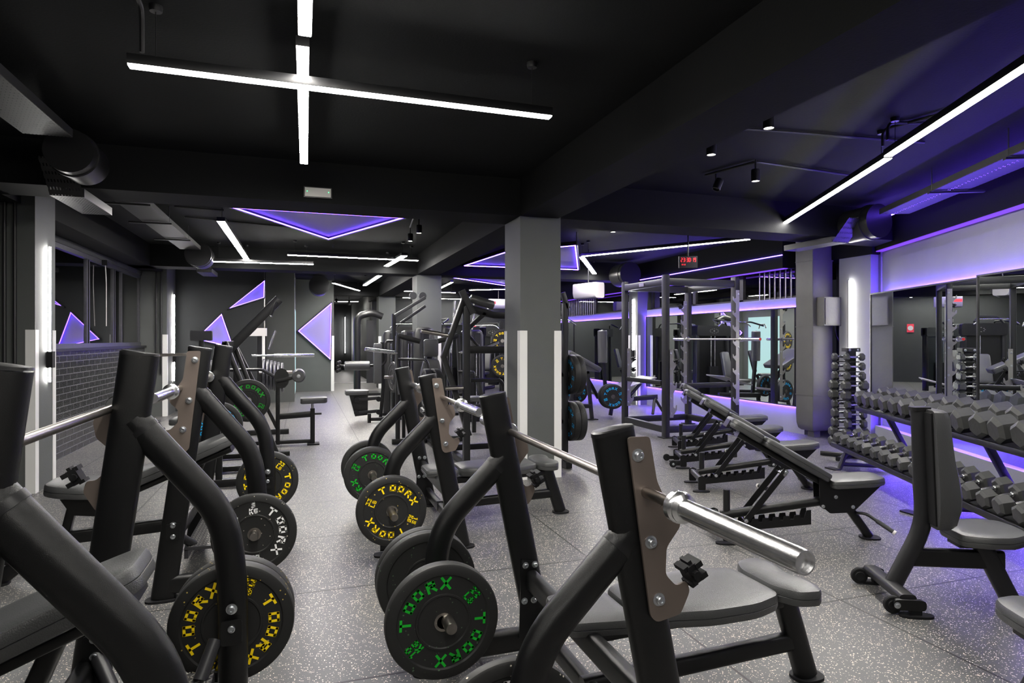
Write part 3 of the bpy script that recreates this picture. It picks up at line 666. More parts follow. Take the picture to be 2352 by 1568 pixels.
# ------------------------------------------------------------------ weight plates with their lettering
FONT = {'T': [[(0, .88), (1, .88)], [(.5, 0), (.5, .88)]],
 'O': [[(.62, .88), (.12, .88), (.12, .12), (.30, .12)], [(.46, .12), (.88, .12), (.88, .88), (.78, .88)]],
 'R': [[(.12, 0), (.12, .88), (.88, .88), (.88, .48), (.34, .48)], [(.52, .46), (.92, 0)]],
 'X': [[(.04, 0), (.96, 1)], [(.04, 1), (.96, 0)]], 'K': [[(.12, 0), (.12, 1)], [(.15, .48), (.85, 1)], [(.4, .6), (.9, 0)]],
 'G': [[(.9, .88), (.12, .88), (.12, .12), (.88, .12), (.88, .5), (.55, .5)]], 'L': [[(.15, 1), (.15, .12), (.85, .12)]],
 'B': [[(.12, .12), (.12, .88), (.75, .88), (.75, .52), (.12, .52)], [(.12, .12), (.88, .12), (.88, .5)]],
 '0': [[(.12, .12), (.12, .88), (.88, .88), (.88, .12), (.12, .12)]], '1': [[(.2, .8), (.55, .95), (.55, 0)]],
 '2': [[(.12, .8), (.12, .88), (.88, .88), (.88, .5), (.12, .12), (.9, .12)]], '3': [[(.1, .88), (.88, .88), (.5, .52), (.88, .45), (.88, .12), (.1, .12)]],
 '5': [[(.88, .88), (.12, .88), (.12, .52), (.88, .52), (.88, .12), (.1, .12)]]}
def put_char(g, ch, cx, cz, ang, w, h, y, th=.22, flip=1):
    """flat letter centred at (cx,cz), up direction pointing at angle ang (0 = up, clockwise), facing -y"""
    ux = (math.cos(ang), -math.sin(ang)); uy = (math.sin(ang), math.cos(ang))
    for line in FONT[ch]:
        pts = [((a-.5)*w, (b-.5)*h) for a, b in line]
        for (a0, b0), (a1, b1) in zip(pts, pts[1:]):
            d = Vector((a1-a0, b1-b0)); l = d.length; d /= l; p = Vector((-d.y, d.x))*th*h/2; e = d*th*h*.42
            q = [Vector((a0, b0))-e+p, Vector((a0, b0))-e-p, Vector((a1, b1))+e-p, Vector((a1, b1))+e+p]
            g.add([(flip*(cx+v.x*ux[0]+v.y*uy[0]), y, cz+v.x*ux[1]+v.y*uy[1]) for v in q], [(0, 1, 2, 3)])
def lettering(kg, lb, y, rot, flip=1, r=.150):
    g = G()
    for base in (0, 180):
        for i, ch in enumerate('TOORX'):
            a = R(rot+base-44+(-2, 24, 45, 67, 90)[i]); put_char(g, ch, r*math.sin(a), r*math.cos(a), a, .037, .040, y, .25, flip)
    for base, rows in ((90, (lb, 'LB')), (270, (kg, 'KG'))):
        am = R(rot+base+4)
        for row, rr in zip(rows, (r+.013, r-.021)):
            for j, ch in enumerate(row):
                off = (j-(len(row)-1)/2)*.024
                cx = rr*math.sin(am)+off*math.cos(am); cz = rr*math.cos(am)-off*math.sin(am)
                put_char(g, ch, cx, cz, am, .019, .027, y, .24, flip)
    return g
PLATE = {'green': ('10', '22', .055), 'yellow': ('15', '33', .065), 'white': ('5', '11', .035), 'blue': ('25', '55', .075)}
def plate(c, color, label, rz=0, rot=0, group='bumper plates', blank=False, both=True, tone=None):
    kg, lb, th = PLATE[color]; t = thing('weight_plate', label, 'weight plate', c, 0, group); rr = .225; c = Vector(c); y = -th/2
    h = th/2
    pr = [(.027, -h+.006), (.034, -h+.004), (.098, -h+.004), (.102, -h), (.108, -h), (.110, -h+.005), (.178, -h+.005), (.184, -h), (.216, -h), (.222, -h+.004), (.225, -h+.012)]
    pr = pr+[(a, -b) for a, b in reversed(pr)]
    g = G().lathe(pr+[pr[0]], (0, 0, 0), (0, 1, 0), 64); g.v = [v+c for v in g.v]
    obj('disc', g, 'plate_'+color, t)
    g = G().lathe([(.0255, -h+.001), (.036, -h+.001), (.036, h-.001), (.0255, h-.001), (.0255, -h+.001)], c, (0, 1, 0), 32); obj('hub_ring', g, 'barsteel', t)
    if not blank:
        g = lettering(kg, lb, -h+.0040, rot); g.v = [v+c for v in g.v]
        if both:
            b = lettering(kg, lb, h-.0040, rot, -1); b.v = [v+c for v in b.v]; g.add(b.v, b.f)
        obj('lettering', g, 'letter_'+color, t, True)
    t.rotation_euler = (0, 0, rz); return t

# ------------------------------------------------------------------ olympic barbell
def barbell(c, length, label, rz=0, caps='barsteel', group='olympic barbells'):
    """lies along y through c"""
    t = thing('barbell', label, 'barbell', c, 0, group); c = Vector(c); h = length/2; s_ = .43
    obj('shaft', G().lathe([(0, -h+s_), (.0145, -h+s_), (.0145, -.62), (.0150, -.61), (.0150, -.42), (.0142, -.41), (.0142, .41), (.0150, .42), (.0150, .61), (.0145, .62), (.0145, h-s_), (0, h-s_)], c, (0, 1, 0), 24), 'barsteel', t)
    for k in (-1, 1):
        P = [(.0145, 0), (.036, 0), (.040, .004), (.040, .022), (.036, .027), (.030, .030), (.036, .034), (.036, .038), (.026, .044), (.025, .05), (.025, s_-.012), (.0235, s_), (.0205, s_), (.0205, s_-.006), (.018, s_-.006), (.017, s_-.012), (0, s_-.012)]
        obj('sleeve', G().lathe(P, c+Vector((0, k*(h-s_), 0)), (0, k, 0), 40), 'chrome', t)
        if caps != 'barsteel': obj('end_cap', G().lathe([(0, s_-.008), (.0195, s_-.008), (.0195, s_+.002), (0, s_+.002)], c+Vector((0, k*(h-s_), 0)), (0, k, 0), 24), caps, t)
    t.rotation_euler = (0, 0, rz); return t
OV = [(.0625*(abs(math.cos(a))**.75)*(1 if math.cos(a) > 0 else -1), .031*(abs(math.sin(a))**.75)*(1 if math.sin(a) > 0 else -1)) for a in [2*math.pi*i/28 for i in range(28)]]
def foot(g, x, y, l=.13, w=.075, z=.0): 
    return g.sweep([(x, y, z), (x, y, z+.012)], [(a*l/.125, b*w/.062) for a, b in OV], (1, 0, 0))

def holder_block(g, c, s_=1):
    """black moulded safety rest with ribs"""
    c = Vector(c); r = Matrix.Rotation(R(-28), 3, 'Y')
    for dx, dz, w, h, d in ((0, 0, .030, .055, .055), (.022, .018, .022, .016, .062), (.022, -.018, .022, .016, .062), (-.016, .024, .016, .014, .05), (-.012, -.026, .02, .012, .05), (.004, .032, .012, .012, .04)):
        g.box(c+r @ Vector((dx*s_, 0, dz)), (w, d, h), r)
    g.rod(c+Vector((0, -.04, 0)), c+Vector((0, .04, 0)), .012, 10)
    return g

def flat_bench(cy, label):
    """olympic flat bench: uprights towards the aisle, bench towards +x"""
    t = thing('olympic_bench', label, 'bench', (1.3, cy, 0), 0, 'olympic flat benches on the right of the aisle')
    for k in (-1, 1):
        y = cy+k*.58
        up = obj('upright', G().sweep([(1.05, y, .012), (.845, y, 1.03), (.812, y, 1.195)], OV, (1, 0, 0)), 'black', t)
        obj('end_cap', G().sweep([(.812, y, 1.194), (.810, y, 1.203), (.8095, y, 1.206)], OV, (1, 0, 0), scale=[1.02, 1.0, .9]), 'steelblack', up)
        lg = obj('leg', G().sweep(fillet([(.865, y, .915), (.565, y, .615), (.545, y, .36), (.545, y, .10)], .22, 7), [(a*.82, b*1.5) for a, b in OV], (0, 1, 0)), 'black', t) if False else \
            obj('leg', G().sweep(fillet([(.865, y, .915), (.572, y, .625), (.545, y, .36), (.545, y, .09)], .2, 7), circ(.034, 18, .052), (0, 1, 0)), 'black', t)
        obj('weld_collar', G().sweep([(.835, y, .885), (.822, y, .872)], circ(.036, 18, .054), (0, 1, 0)), 'steelblack', lg)
        obj('base_rail', G().sweep([(.49, y, .085), (1.03, y, .085)], rrect(.06, .10, .02, 4), (0, 1, 0)), 'black', t)
        g = foot(G(), 1.06, y, .17, .10); foot(g, .53, y, .16, .10); each('base_foot', g, 'rubber', t)
        yp = y+k*.040
        poly = rnd([(.835, 1.185), (.902, 1.185), (.925, 1.06), (.945, 1.02), (.945, .995), (.925, .98), (.955, 1.005), (.985, .99), (1.0, .93), (.955, .875), (.952, .80), (.985, .765), (1.02, .775), (1.03, .745), (1.0, .685), (.925, .672), (.905, .69)], .012, 3)
        hp = obj('hook_plate', G().prism(poly, (0, yp, 0), (1, 0, 0), (0, 0, 1), .007), 'taupe', t)
        obj('safety_rest', holder_block(G(), (1.03, yp, .80)), 'rubber', t)
        g = G()
        for x, z in ((.865, 1.135), (.905, .895), (.93, .735)): g.bolt((x, yp+k*.0035, z), (0, k, 0), .012, .014)
        each('bolt', g, 'bolt', hp)
        g = G().prism(rnd([(.925, .10), (1.035, .10), (1.005, .44), (.935, .46)], .01), (0, y-k*.036, 0), (1, 0, 0), (0, 0, 1), .006); obj('mount_plate', g, 'black', t)
        g = G()
        for x, z in ((.955, .43), (1.0, .43), (.995, .27), (.95, .27)): g.bolt((x, y-k*.040, z), (0, -k, 0), .010, .012)
        each('bolt', g, 'bolt', t)
        for kk in (-1, 1):
            pg = obj('plate_peg', G().lathe([(0, 0), (.030, 0), (.030, .012), (.024, .014), (.024, .35), (.021, .36), (0, .36)] if kk < 0 else [(0, 0), (.030, 0), (.030, .012), (.024, .014), (.024, .17), (.021, .178), (0, .178)], (.535, y+kk*.03, .355), (0, kk, 0), 24), 'barsteel', t)
    obj('cross_tube', G().sweep([(.985, cy-.54, .36), (.985, cy+.54, .36)], rrect(.055, .09, .02, 4), (1, 0, 0)), 'black', t)
    obj('cross_tube', G().sweep([(1.03, cy-.54, .13), (1.03, cy+.54, .13)], rrect(.05, .08, .02, 4), (1, 0, 0)), 'black', t)
    obj('spine', G().sweep([(.99, cy+.03, .33), (1.95, cy+.03, .35)], rrect(.06, .05, .012, 3), (0, 1, 0)), 'black', t)
    obj('spine', G().sweep([(1.0, cy+.03, .14), (1.99, cy+.03, .17)], rrect(.055, .075, .02, 3), (0, 1, 0)), 'black', t)
    obj('front_leg', G().sweep([(1.93, cy+.03, .37), (2.05, cy+.03, .012)], [(a*.8, b*1.1) for a, b in OV], (1, 0, 0)), 'black', t)
    obj('base_foot', foot(G(), 2.055, cy+.03, .14, .11), 'rubber', t)
    obj('knob', G().lathe([(.012, 0), (.012, .05), (.02, .05), (.02, .06), (0, .06)], (1.12, cy+.03, .30), (0, 0, 1), 12), 'bolt', t)
    yc = cy+.04
    P1 = rnd([(.90, -.13), (1.13, -.17), (1.15, -.14), (1.15, .14), (1.13, .17), (.90, .13)], .03)
    P2 = rnd([(1.165, -.12), (1.22, -.15), (1.45, -.20), (1.65, -.20), (1.80, -.15), (1.80, .15), (1.65, .20), (1.45, .20), (1.22, .15), (1.165, .12)], .05)
    P3 = rnd([(1.80, -.10), (1.85, -.19), (1.95, -.21), (1.985, -.14), (1.96, 0), (1.985, .14), (1.95, .21), (1.85, .19), (1.80, .10)], .035)
    obj('head_pad', G().pad(P1, (0, yc, .385), (1, 0, 0), (0, 1, 0), .06), 'leather', t)
    obj('back_pad', G().pad(P2, (0, yc, .380), (1, 0, 0), (0, 1, 0), .068), 'leather', t)
    obj('seat_pad', G().pad(P3, (0, yc, .392), (1, 0, 0), (0, 1, 0), .068), 'leather', t)
    return t
b0 = flat_bench(2.145, 'nearest right olympic flat bench, with the big green 10 kg plate on its frame')
dup(b0, (1.3, 4.87, 0), None, 'second right olympic flat bench, farther away, beside the big column')
barbell((.890, 2.045, 1.033), 2.2, 'barbell on the nearest right bench, its shiny sleeve pointing at the camera')
barbell((.905, 4.38, 1.055), 2.2, 'barbell racked on the second right bench')
plate((.52, 2.44, .35), 'green', 'green lettered 22 lb 10 kg plate at the bottom centre of the photo', 0, -42)
for i, (y, l) in enumerate(((2.845, 'plate right behind the leg of the nearest right bench, its edge seen'), (2.905, 'plate second from the leg on the outer peg of the nearest right bench'))):
    plate((.535, y, .355), 'green', l, 0, 40, blank=True)
plate((.535, 1.64, .355), 'white', 'plate on the inner peg of the nearest right bench, cut by the bottom edge', 0, 20)
plate((.545, 4.12, .345), 'yellow', 'yellow lettered 33 lb 15 kg plate on the second right bench', 0, 202)
plate((.535, 5.22, .355), 'green', 'green lettered 22 lb plate behind the yellow one on the right', 0, 204)
plate((.535, 5.56, .355), 'green', 'unlettered plate edge behind the far green plate on the right', 0, 42, blank=True)

def incline_bench(cy, label):
    """olympic incline bench: uprights towards the aisle, seat towards -x"""
    t = thing('incline_bench', label, 'bench', (-.9, cy, 0), 0, 'olympic incline benches on the left of the aisle')
    for k in (-1, 1):
        y = cy+k*.56
        up = obj('upright', G().sweep([(-.735, y, .012), (-.575, y, 1.20), (-.55, y, 1.395)], OV, (1, 0, 0)), 'black', t)
        obj('end_cap', G().sweep([(-.55, y, 1.394), (-.5495, y, 1.403), (-.549, y, 1.406)], OV, (1, 0, 0), scale=[1.02, 1.0, .9]), 'steelblack', up)
        lg = obj('leg', G().sweep(fillet([(-.57, y, 1.165), (-.275, y, .80), (-.245, y, .55), (-.245, y, .09)], .2, 7), circ(.034, 18, .052), (0, 1, 0)), 'black', t)
        obj('weld_collar', G().sweep([(-.545, y, 1.135), (-.533, y, 1.12)], circ(.036, 18, .054), (0, 1, 0)), 'steelblack', lg)
        obj('base_rail', G().sweep([(-.19, y, .085), (-.72, y, .085)], rrect(.06, .10, .02, 4), (0, 1, 0)), 'black', t)
        g = foot(G(), -.74, y, .17, .10); foot(g, -.24, y, .16, .10); each('base_foot', g, 'rubber', t)
        yp = y+k*.040
        poly = rnd([(a+.035, b) for a, b in [(-.575, 1.385), (-.645, 1.385), (-.665, 1.23), (-.69, 1.19), (-.72, 1.19), (-.74, 1.16), (-.73, 1.10), (-.69, 1.06), (-.69, .99), (-.73, .95), (-.76, .95), (-.77, .91), (-.73, .84), (-.66, .82), (-.635, .84)]], .012, 3)
        hp = obj('hook_plate', G().prism(poly, (0, yp, 0), (1, 0, 0), (0, 0, 1), .007), 'taupe', t)
        obj('safety_rest', holder_block(G(), (-.755, yp, .97), -1), 'rubber', t)
        g = G()
        for x, z in ((-.57, 1.335), (-.60, 1.11), (-.63, .95)): g.bolt((x, yp+k*.0035, z), (0, k, 0), .012, .014)
        each('bolt', g, 'bolt', hp)
        g = G()
        for z in (.47, .40): g.bolt((-.245, y-.052, z), (0, -1, 0), .013, .012)
        for z in (.42, .36): g.bolt((-.68, y-.034, z), (0, -1, 0), .013, .012)
        each('bolt', g, 'bolt', t)
        for x in (-.245, -.68): obj('step_bracket', G().prism(rnd([(x-.035, .34), (x+.035, .34), (x+.035, .43), (x-.035, .43)], .01), (0, y-.055 if x > -.3 else y-.036, 0), (1, 0, 0), (0, 0, 1), .005), 'black', t)
        for kk in ((-1, 1) if k < 0 else (1,)):
            obj('plate_peg', G().lathe([(0, 0), (.030, 0), (.030, .012), (.024, .014), (.024, .17), (.021, .178), (0, .178)], (-.255, y+kk*.03, .365), (0, kk, 0), 24), 'barsteel', t)
        obj('step_tube', G().rod((-.30, y-k*.04, .36), (-.34, y-k*.12, .26), .024), 'greysteel', t)
        obj('step_tube', G().rod((-.68, y-k*.02, .36), (-.60, y-k*.12, .26), .024), 'greysteel', t)
    g = G().bb((-.64, cy-.5, .245), (-.30, cy+.5, .262)); g.bb((-.64, cy-.5, .20), (-.62, cy+.5, .25)); g.bb((-.32, cy-.5, .20), (-.30, cy+.5, .25))
    st = obj('spotter_step', g, 'diamond', t)
    g = G()
    for i in range(17):
        for j in range(56):
            a = R(45 if (i+j) % 2 else -45); x = -.63+.0195*(i+.5); y = cy-.49+.0178*(j+.5)
            g.box((x, y, .2632), (.019, .0042, .003), Matrix.Rotation(a, 3, 'Z'))
    obj('tread_pattern', g, 'galv', st)
    obj('cross_tube', G().sweep([(-.71, cy-.58, .30), (-.71, cy+.58, .30)], rrect(.055, .09, .02, 4), (1, 0, 0)), 'black', t)
    obj('spine', G().sweep([(-.72, cy, .28), (-1.45, cy, .24)], rrect(.06, .08, .015, 3), (0, 1, 0)), 'black', t)
    obj('pad_post', G().sweep([(-.62, cy, .66), (-.78, cy, .27)], rrect(.06, .05, .012, 3), (0, 1, 0)), 'black', t)
    obj('pad_post', G().sweep([(-1.32, cy, .48), (-1.38, cy, .22)], rrect(.06, .05, .012, 3), (0, 1, 0)), 'black', t)
    obj('front_leg', G().sweep([(-1.42, cy, .27), (-1.72, cy+.0, .012)], [(a*.7, b) for a, b in OV], (1, 0, 0)), 'black', t)
    obj('front_leg', G().sweep([(-1.40, cy, .14), (-1.68, cy, .14)], rrect(.05, .05, .012, 3), (0, 1, 0)), 'black', t)
    obj('base_foot', foot(G(), -1.72, cy, .14, .11), 'rubber', t)
    d = Vector((.86, 0, .36)).normalized(); y_ = Vector((0, 1, 0)); o = Vector((-1.08, cy, .50))
    P = rnd([(0, -.14), (.10, -.16), (.40, -.16), (.62, -.14), (.74, -.10), (.74, .10), (.62, .14), (.40, .16), (.10, .16), (0, .14)], .04)
    obj('back_pad', G().pad(P, o, d, y_, .075), 'leather', t)
    obj('pad_frame', G().sweep([o+d*.03-Vector((0, 0, .025)), o+d*.70-Vector((0, 0, .025))], rrect(.20, .035, .01, 3), y_), 'black', t)
    ds = Vector((-.97, 0, .10)).normalized()
    P = rnd([(0, -.15), (.12, -.19), (.27, -.17), (.34, -.11), (.34, .11), (.27, .17), (.12, .19), (0, .15)], .05)
    obj('seat_pad', G().pad(P, (-1.12, cy, .49), ds, -y_, .075), 'leather', t)
    obj('seat_bracket', G().prism([(0, 0), (.24, .0), (.18, -.10), (.03, -.12)], (-1.14, cy, .49), (-1, 0, 0), (0, 0, 1), .12), 'black', t)
    return t
b1 = incline_bench(1.99, 'nearest left olympic incline bench, its leg crossing the lower left corner')
dup(b1, (-.9, 4.50, 0), None, 'second left olympic incline bench, farther away')
barbell((-.645, 1.98, 1.205), 2.2, 'barbell lying on the nearest left incline bench')
barbell((-.645, 4.33, 1.18), 2.2, 'barbell on the second left incline bench, sleeve sticking out of the brown plate')
for i, y in enumerate((2.65, 2.72)):
    plate((-.255, y, .365), 'yellow', ('yellow lettered 15 kg plate behind the leg of the nearest left bench', 'back plate of the yellow pair on the nearest left bench')[i], 0, -72, blank=i == 1)
plate((-.255, 3.80, .365), 'white', 'white lettered 5 kg 11 lb plate on the second left bench', 0, 84)
plate((-.255, 5.20, .365), 'yellow', 'yellow lettered 33 lb plate behind the white one on the left', 0, -55)

# ------------------------------------------------------------------ adjustable benches
def wheel(g, c, ax, r=.04):
    return g.lathe([(.008, -.016), (r*.55, -.018), (r*.6, -.012), (r*.9, -.012), (r, -.008), (r, .008), (r*.9, .012), (r*.6, .012), (r*.55, .018), (.008, .018)], c, ax, 24)
def adj_bench(x, y, label, kind, first=None):
    rz = R(-22)
    if first is not None: return dup(first, (x, y, 0), rz, label)
    t = thing('adjustable_bench', label, 'bench', (0, 0, 0), 0, 'adjustable benches with raised backrests')
    A = G(); yv = (0, 1, 0)
    obj('spine', G().sweep([(-.56, 0, .15), (.18, 0, .27), (.32, 0, .28)], rrect(.075, .06, .025, 4), yv), 'black', t)
    for k in (-1, 1):
        # notched ladder below the spine
        poly = [(-.50, .11)]; 
        n = 7; xs = [-.44+.075*i for i in range(n)]
        top = lambda q: .135+.115*(q+.5)
        for q in xs: poly += [(q-.016, top(q)), (q-.012, top(q)-.024), (q+.012, top(q)-.024), (q+.018, top(q)+.004)]
        poly += [(.04, top(.04)+.03), (.07, top(.07)+.03), (.07, .125), (-.50, .06)]
        obj('ladder', G().prism(poly, (0, k*.045, -.02), (1, 0, 0), (0, 0, 1), .005), 'black', t)
        obj('strut', G().sweep([(-.40, k*.07, .13), (-.115, k*.07, .50)], rrect(.006, .045, .002, 1), yv), 'black', t)
        obj('gusset', G().prism(rnd([(.12, .46), (.17, .47), (.20, .40), (.56, .40), (.36, .20), (.20, .19), (.13, .25)], .012), (0, k*.055, 0), (1, 0, 0), (0, 0, 1), .006), 'black', t)
        g = G()
        for q in ((.155, .445), (.24, .31), (.36, .24), (.15, .24)): g.bolt((q[0], k*.059, q[1]), (0, k, 0), .009, .009)
        g.bolt((-.115, k*.075, .49), (0, k, 0), .01, .01); g.bolt((-.40, k*.075, .13), (0, k, 0), .01, .01)
        each('bolt', g, 'bolt', t)
    obj('strut_pin', G().rod((-.40, -.09, .13), (-.40, .09, .13), .009), 'chrome', t)
    obj('strut_pin', G().rod((-.13, -.09, .47), (-.13, .09, .47), .012), 'chrome', t)
    hnd = obj('handle', G().rod((-.20, .07, .33), (-.23, .17, .33), .015), 'grip', t); obj('tip', G().rod((-.23, .17, .33), (-.235, .185, .33), .017), 'offwhite', hnd)
    # seat
    P = rnd([(.20, -.125), (.30, -.14), (.50, -.14), (.58, -.09), (.58, .09), (.50, .14), (.30, .14), (.20, .125)], .03)
    obj('seat_pad', G().pad(P, (0, 0, .36), Vector((1, 0, .08)).normalized(), yv, .06), 'leather', t)
    # back
    d = Vector((-.855, 0, .50)).normalized(); o = Vector((.17, 0, .42)); nn = d.cross(Vector((0, -1, 0)))
    P = rnd([(0, -.12), (.30, -.145), (.52, -.13), (.54, -.09), (.54, .09), (.52, .13), (.30, .145), (0, .12)], .025)
    obj('back_pad', G().pad(P, o, d, (0, -1, 0), .065), 'leather', t)
    P = rnd([(.545, -.10), (.565, -.13), (.77, -.115), (.80, -.08), (.80, .08), (.77, .115), (.565, .13), (.545, .10)], .02)
    obj('head_pad', G().pad(P, o, d, (0, -1, 0), .065), 'leather', t)
    obj('end_cap', G().prism(rnd([(.785, -.04), (.806, -.04), (.806, .02), (.785, .02)], .004), o+nn*.02, d, nn, .10), 'white' if False else 'greysteel', t)
    obj('back_frame', G().sweep([o+d*.02-nn*.022, o+d*.70-nn*.022], rrect(.09, .04, .008, 3), yv), 'black', t)
    # rear base
    obj('rear_base', G().sweep([(-.565, -.20, .115), (-.565, .20, .115)], rrect(.055, .055, .02, 4), (1, 0, 0)), 'black', t)
    for k in (-1, 1): obj('end_plate', G().prism(rnd([(-.60, .02), (-.53, .02), (-.53, .14), (-.565, .155), (-.60, .14)], .012), (0, k*.20, 0), (1, 0, 0), (0, 0, 1), .012), 'black', t)
    obj('post_handle', G().sweep([(-.52, 0, .15), (-.52, 0, .34)], circ(.025, 16), (1, 0, 0)), 'steelblack', t)
    if kind == 'wheels_rear' or kind == 'both':
        for k in (-1, 1):
            a = obj('wheel_arm', G().prism(rnd([(-.70, .02), (-.56, .02), (-.56, .06), (-.70, .06)], .018), (0, k*.19, .01), (1, 0, 0), (0, 0, 1), .008), 'black', t)
            obj('wheel', wheel(G(), (-.68, k*.20, .05), (0, 1, 0)), 'rubber', a)
            obj('wheel_cap', G().bolt((-.68, k*.22, .05), (0, k, 0), .009, .005), 'bolt', a)
    for k in (-1, 1): obj('rubber_foot', foot(G(), -.57, k*.20, .16, .07), 'rubber', t)
    # front base
    obj('front_leg', G().sweep([(.34, 0, .24), (.50, 0, .012)], rrect(.05, .06, .015, 3), yv), 'black', t)
    obj('rubber_foot', foot(G(), .505, 0, .14, .12), 'rubber', t)
    if kind == 'wheels_front':
        obj('front_base', G().sweep([(.50, -.2, .06), (.50, .2, .06)], rrect(.055, .05, .02, 4), (1, 0, 0)), 'black', t)
        for k in (-1, 1): obj('wheel', wheel(G(), (.57, k*.17, .05), (0, 1, 0)), 'rubber', t)
    fh = obj('floor_handle', G().pipe([(.40, -.03, .19), (.44, -.08, .20), (.52, -.16, .14)], .011, .03), 'steelblack', t)
    obj('grip', G().rod((.49, -.13, .162), (.565, -.205, .108), .015), 'grip', fh); obj('tip', G().rod((.565, -.205, .108), (.575, -.215, .101), .016), 'offwhite', fh)
    t.location = (x, y, 0); t.rotation_euler = (0, 0, rz); return t
a1 = adj_bench(3.46, 3.74, 'adjustable bench nearest to the camera, its backrest rising to the left', 'plain')
a2 = adj_bench(4.20, 5.10, 'adjustable bench second from the camera', 'wheels_front')
a3 = adj_bench(4.66, 6.10, 'adjustable bench third from the camera, with wheels at the aisle end', 'wheels_rear')
adj_bench(5.20, 6.98, 'farthest adjustable bench, in front of the squat rack', None, a1)

# ------------------------------------------------------------------ upright utility benches
def utility_bench():
    t = thing('utility_bench', 'upright utility bench with tall backrest before the dumbbell rack', 'bench', (0, 0, 0), 0, 'upright utility benches'); yv = (0, 1, 0)
    obj('upright', G().sweep(fillet([(-.30, 0, .07), (-.13, 0, .42), (-.155, 0, 1.06)], .12, 6), circ(.036, 18, .048), (0, 1, 0)), 'greysteel', t)
    obj('rail_cap', G().sweep([(-.155, 0, 1.055), (-.1555, 0, 1.075)], rrect(.075, .10, .02, 4), yv), 'steelblack', t)
    # backrest: outline seen from the side is bulged low down
    def contour(y): return None
    g = G(); zs = [.42, .45, .52, .60, .70, .80, .92, 1.02, 1.055, 1.065]; fr = [.010, .040, .062, .068, .055, .035, .022, .018, .006, -.015]; wd = [.10, .125, .14, .145, .145, .14, .135, .13, .12, .10]
    rings = []
    for z, f, w in zip(zs, fr, wd):
        x0 = -.115-(z-.42)*.04; pts = [(x0, -w), (x0, w), (x0+.045, w+.006), (x0+.07+f*.6, w-.012), (x0+.075+f, w*.6), (x0+.078+f, 0), (x0+.075+f, -w*.6), (x0+.07+f*.6, -w+.012), (x0+.045, -w-.006)]
        rings.append([(a, b, z) for a, b in pts])
    k = 9; V = [v for r in rings for v in r]; F_ = [(i*k+j, i*k+(j+1) % k, (i+1)*k+(j+1) % k, (i+1)*k+j) for i in range(len(rings)-1) for j in range(k)]
    F_ += [tuple(range(k-1, -1, -1)), tuple((len(rings)-1)*k+j for j in range(k))]
    obj('back_pad', g.add(V, F_), 'leather', t)
    obj('back_board', G().sweep([(-.12, 0, .44), (-.146, 0, 1.05)], rrect(.012, .21, .003), (1, 0, 0)), 'rubber', t)
    P = rnd([(0, -.12), (.10, -.175), (.22, -.19), (.33, -.13), (.35, -.06), (.35, .06), (.33, .13), (.22, .19), (.10, .175), (0, .12)], .04)
    obj('seat_pad', G().pad(P, (0.0, 0, .335), Vector((1, 0, .06)).normalized(), yv, .07), 'leather', t)
    obj('seat_plate', G().bb((.02, -.06, .315), (.30, .06, .337)), 'black', t)
    obj('beam', G().sweep([(-.19, 0, .24), (.27, 0, .24)], rrect(.05, .10, .015, 3), yv), 'black', t)
    obj('front_leg', G().sweep([(.16, 0, .33), (.315, 0, .012)], [(a*.75, b*1.2) for a, b in OV], (1, 0, 0)), 'greysteel', t)
    obj('rubber_foot', foot(G(), .32, 0, .13, .10), 'rubber', t)
    obj('rear_base', G().sweep([(-.32, -.22, .085), (-.32, .22, .085)], rrect(.085, .05, .02, 4), (1, 0, 0)), 'greysteel', t)
    for k in (-1, 1):
        a = obj('wheel_plate', G().prism(rnd([(-.40, .035), (-.24, .035), (-.24, .09), (-.40, .09)], .026), (0, k*.235, 0), (1, 0, 0), (0, 0, 1), .02), 'black', t)
        obj('wheel', wheel(G(), (-.39, k*.205, .05), (0, 1, 0), .046), 'rubber', a)
        obj('wheel_bolt', G().bolt((-.385, k*.247, .062), (0, k, 0), .011, .008), 'bolt', a)
        obj('rubber_foot', foot(G(), -.285, k*.23, .17, .07, 0), 'rubber', t); obj('foot_block', G().bb((-.31, k*.22-.02, .01), (-.26, k*.22+.02, .07)), 'rubber', t)
    return t
u1 = utility_bench(); u1.location = (3.40, 2.555, 0); u1.rotation_euler = (0, 0, R(-25))
dup(u1, (2.86, 1.53, 0), R(155), 'utility bench whose seat just enters at the lower right edge')

# ------------------------------------------------------------------ dumbbells and their rack
DB = {}
def dumbbell(r, L, M_=None, hl=.13):
    """lies along x; returns prototype pieces once per size"""
    key = round(r, 3)
    if key not in DB:
        def head(k):
            V = []; x0 = k*hl/2; x1 = k*(hl/2+L)
            for x, s_ in ((x0, .72), (x0+k*L*.14, 1), (x1-k*L*.16, 1), (x1, .70)):
                V += [(x, r*s_*math.cos(R(30+60*i)), r*s_*math.sin(R(30+60*i))) for i in range(6)]
            F_ = [(a*6+i, a*6+(i+1) % 6, a*6+6+(i+1) % 6, a*6+6+i) for a in range(3) for i in range(6)]
            F_ += [tuple(range(5, -1, -1)), tuple(range(18, 24))]
            return G().add(V, F_)
        g = G().lathe([(0, -hl/2-.01), (.012, -hl/2-.01), (.017, -hl/2+.004), (.017, -hl/2+.012), (.0125, -hl/2+.018), (.0155, -.02), (.0155, .02), (.0125, hl/2-.018), (.017, hl/2-.012), (.017, hl/2-.004), (.012, hl/2+.01), (0, hl/2+.01)], (0, 0, 0), (1, 0, 0), 14)
        DB[key] = (head(-1), head(1), g)
    return DB[key]
DBM = {}
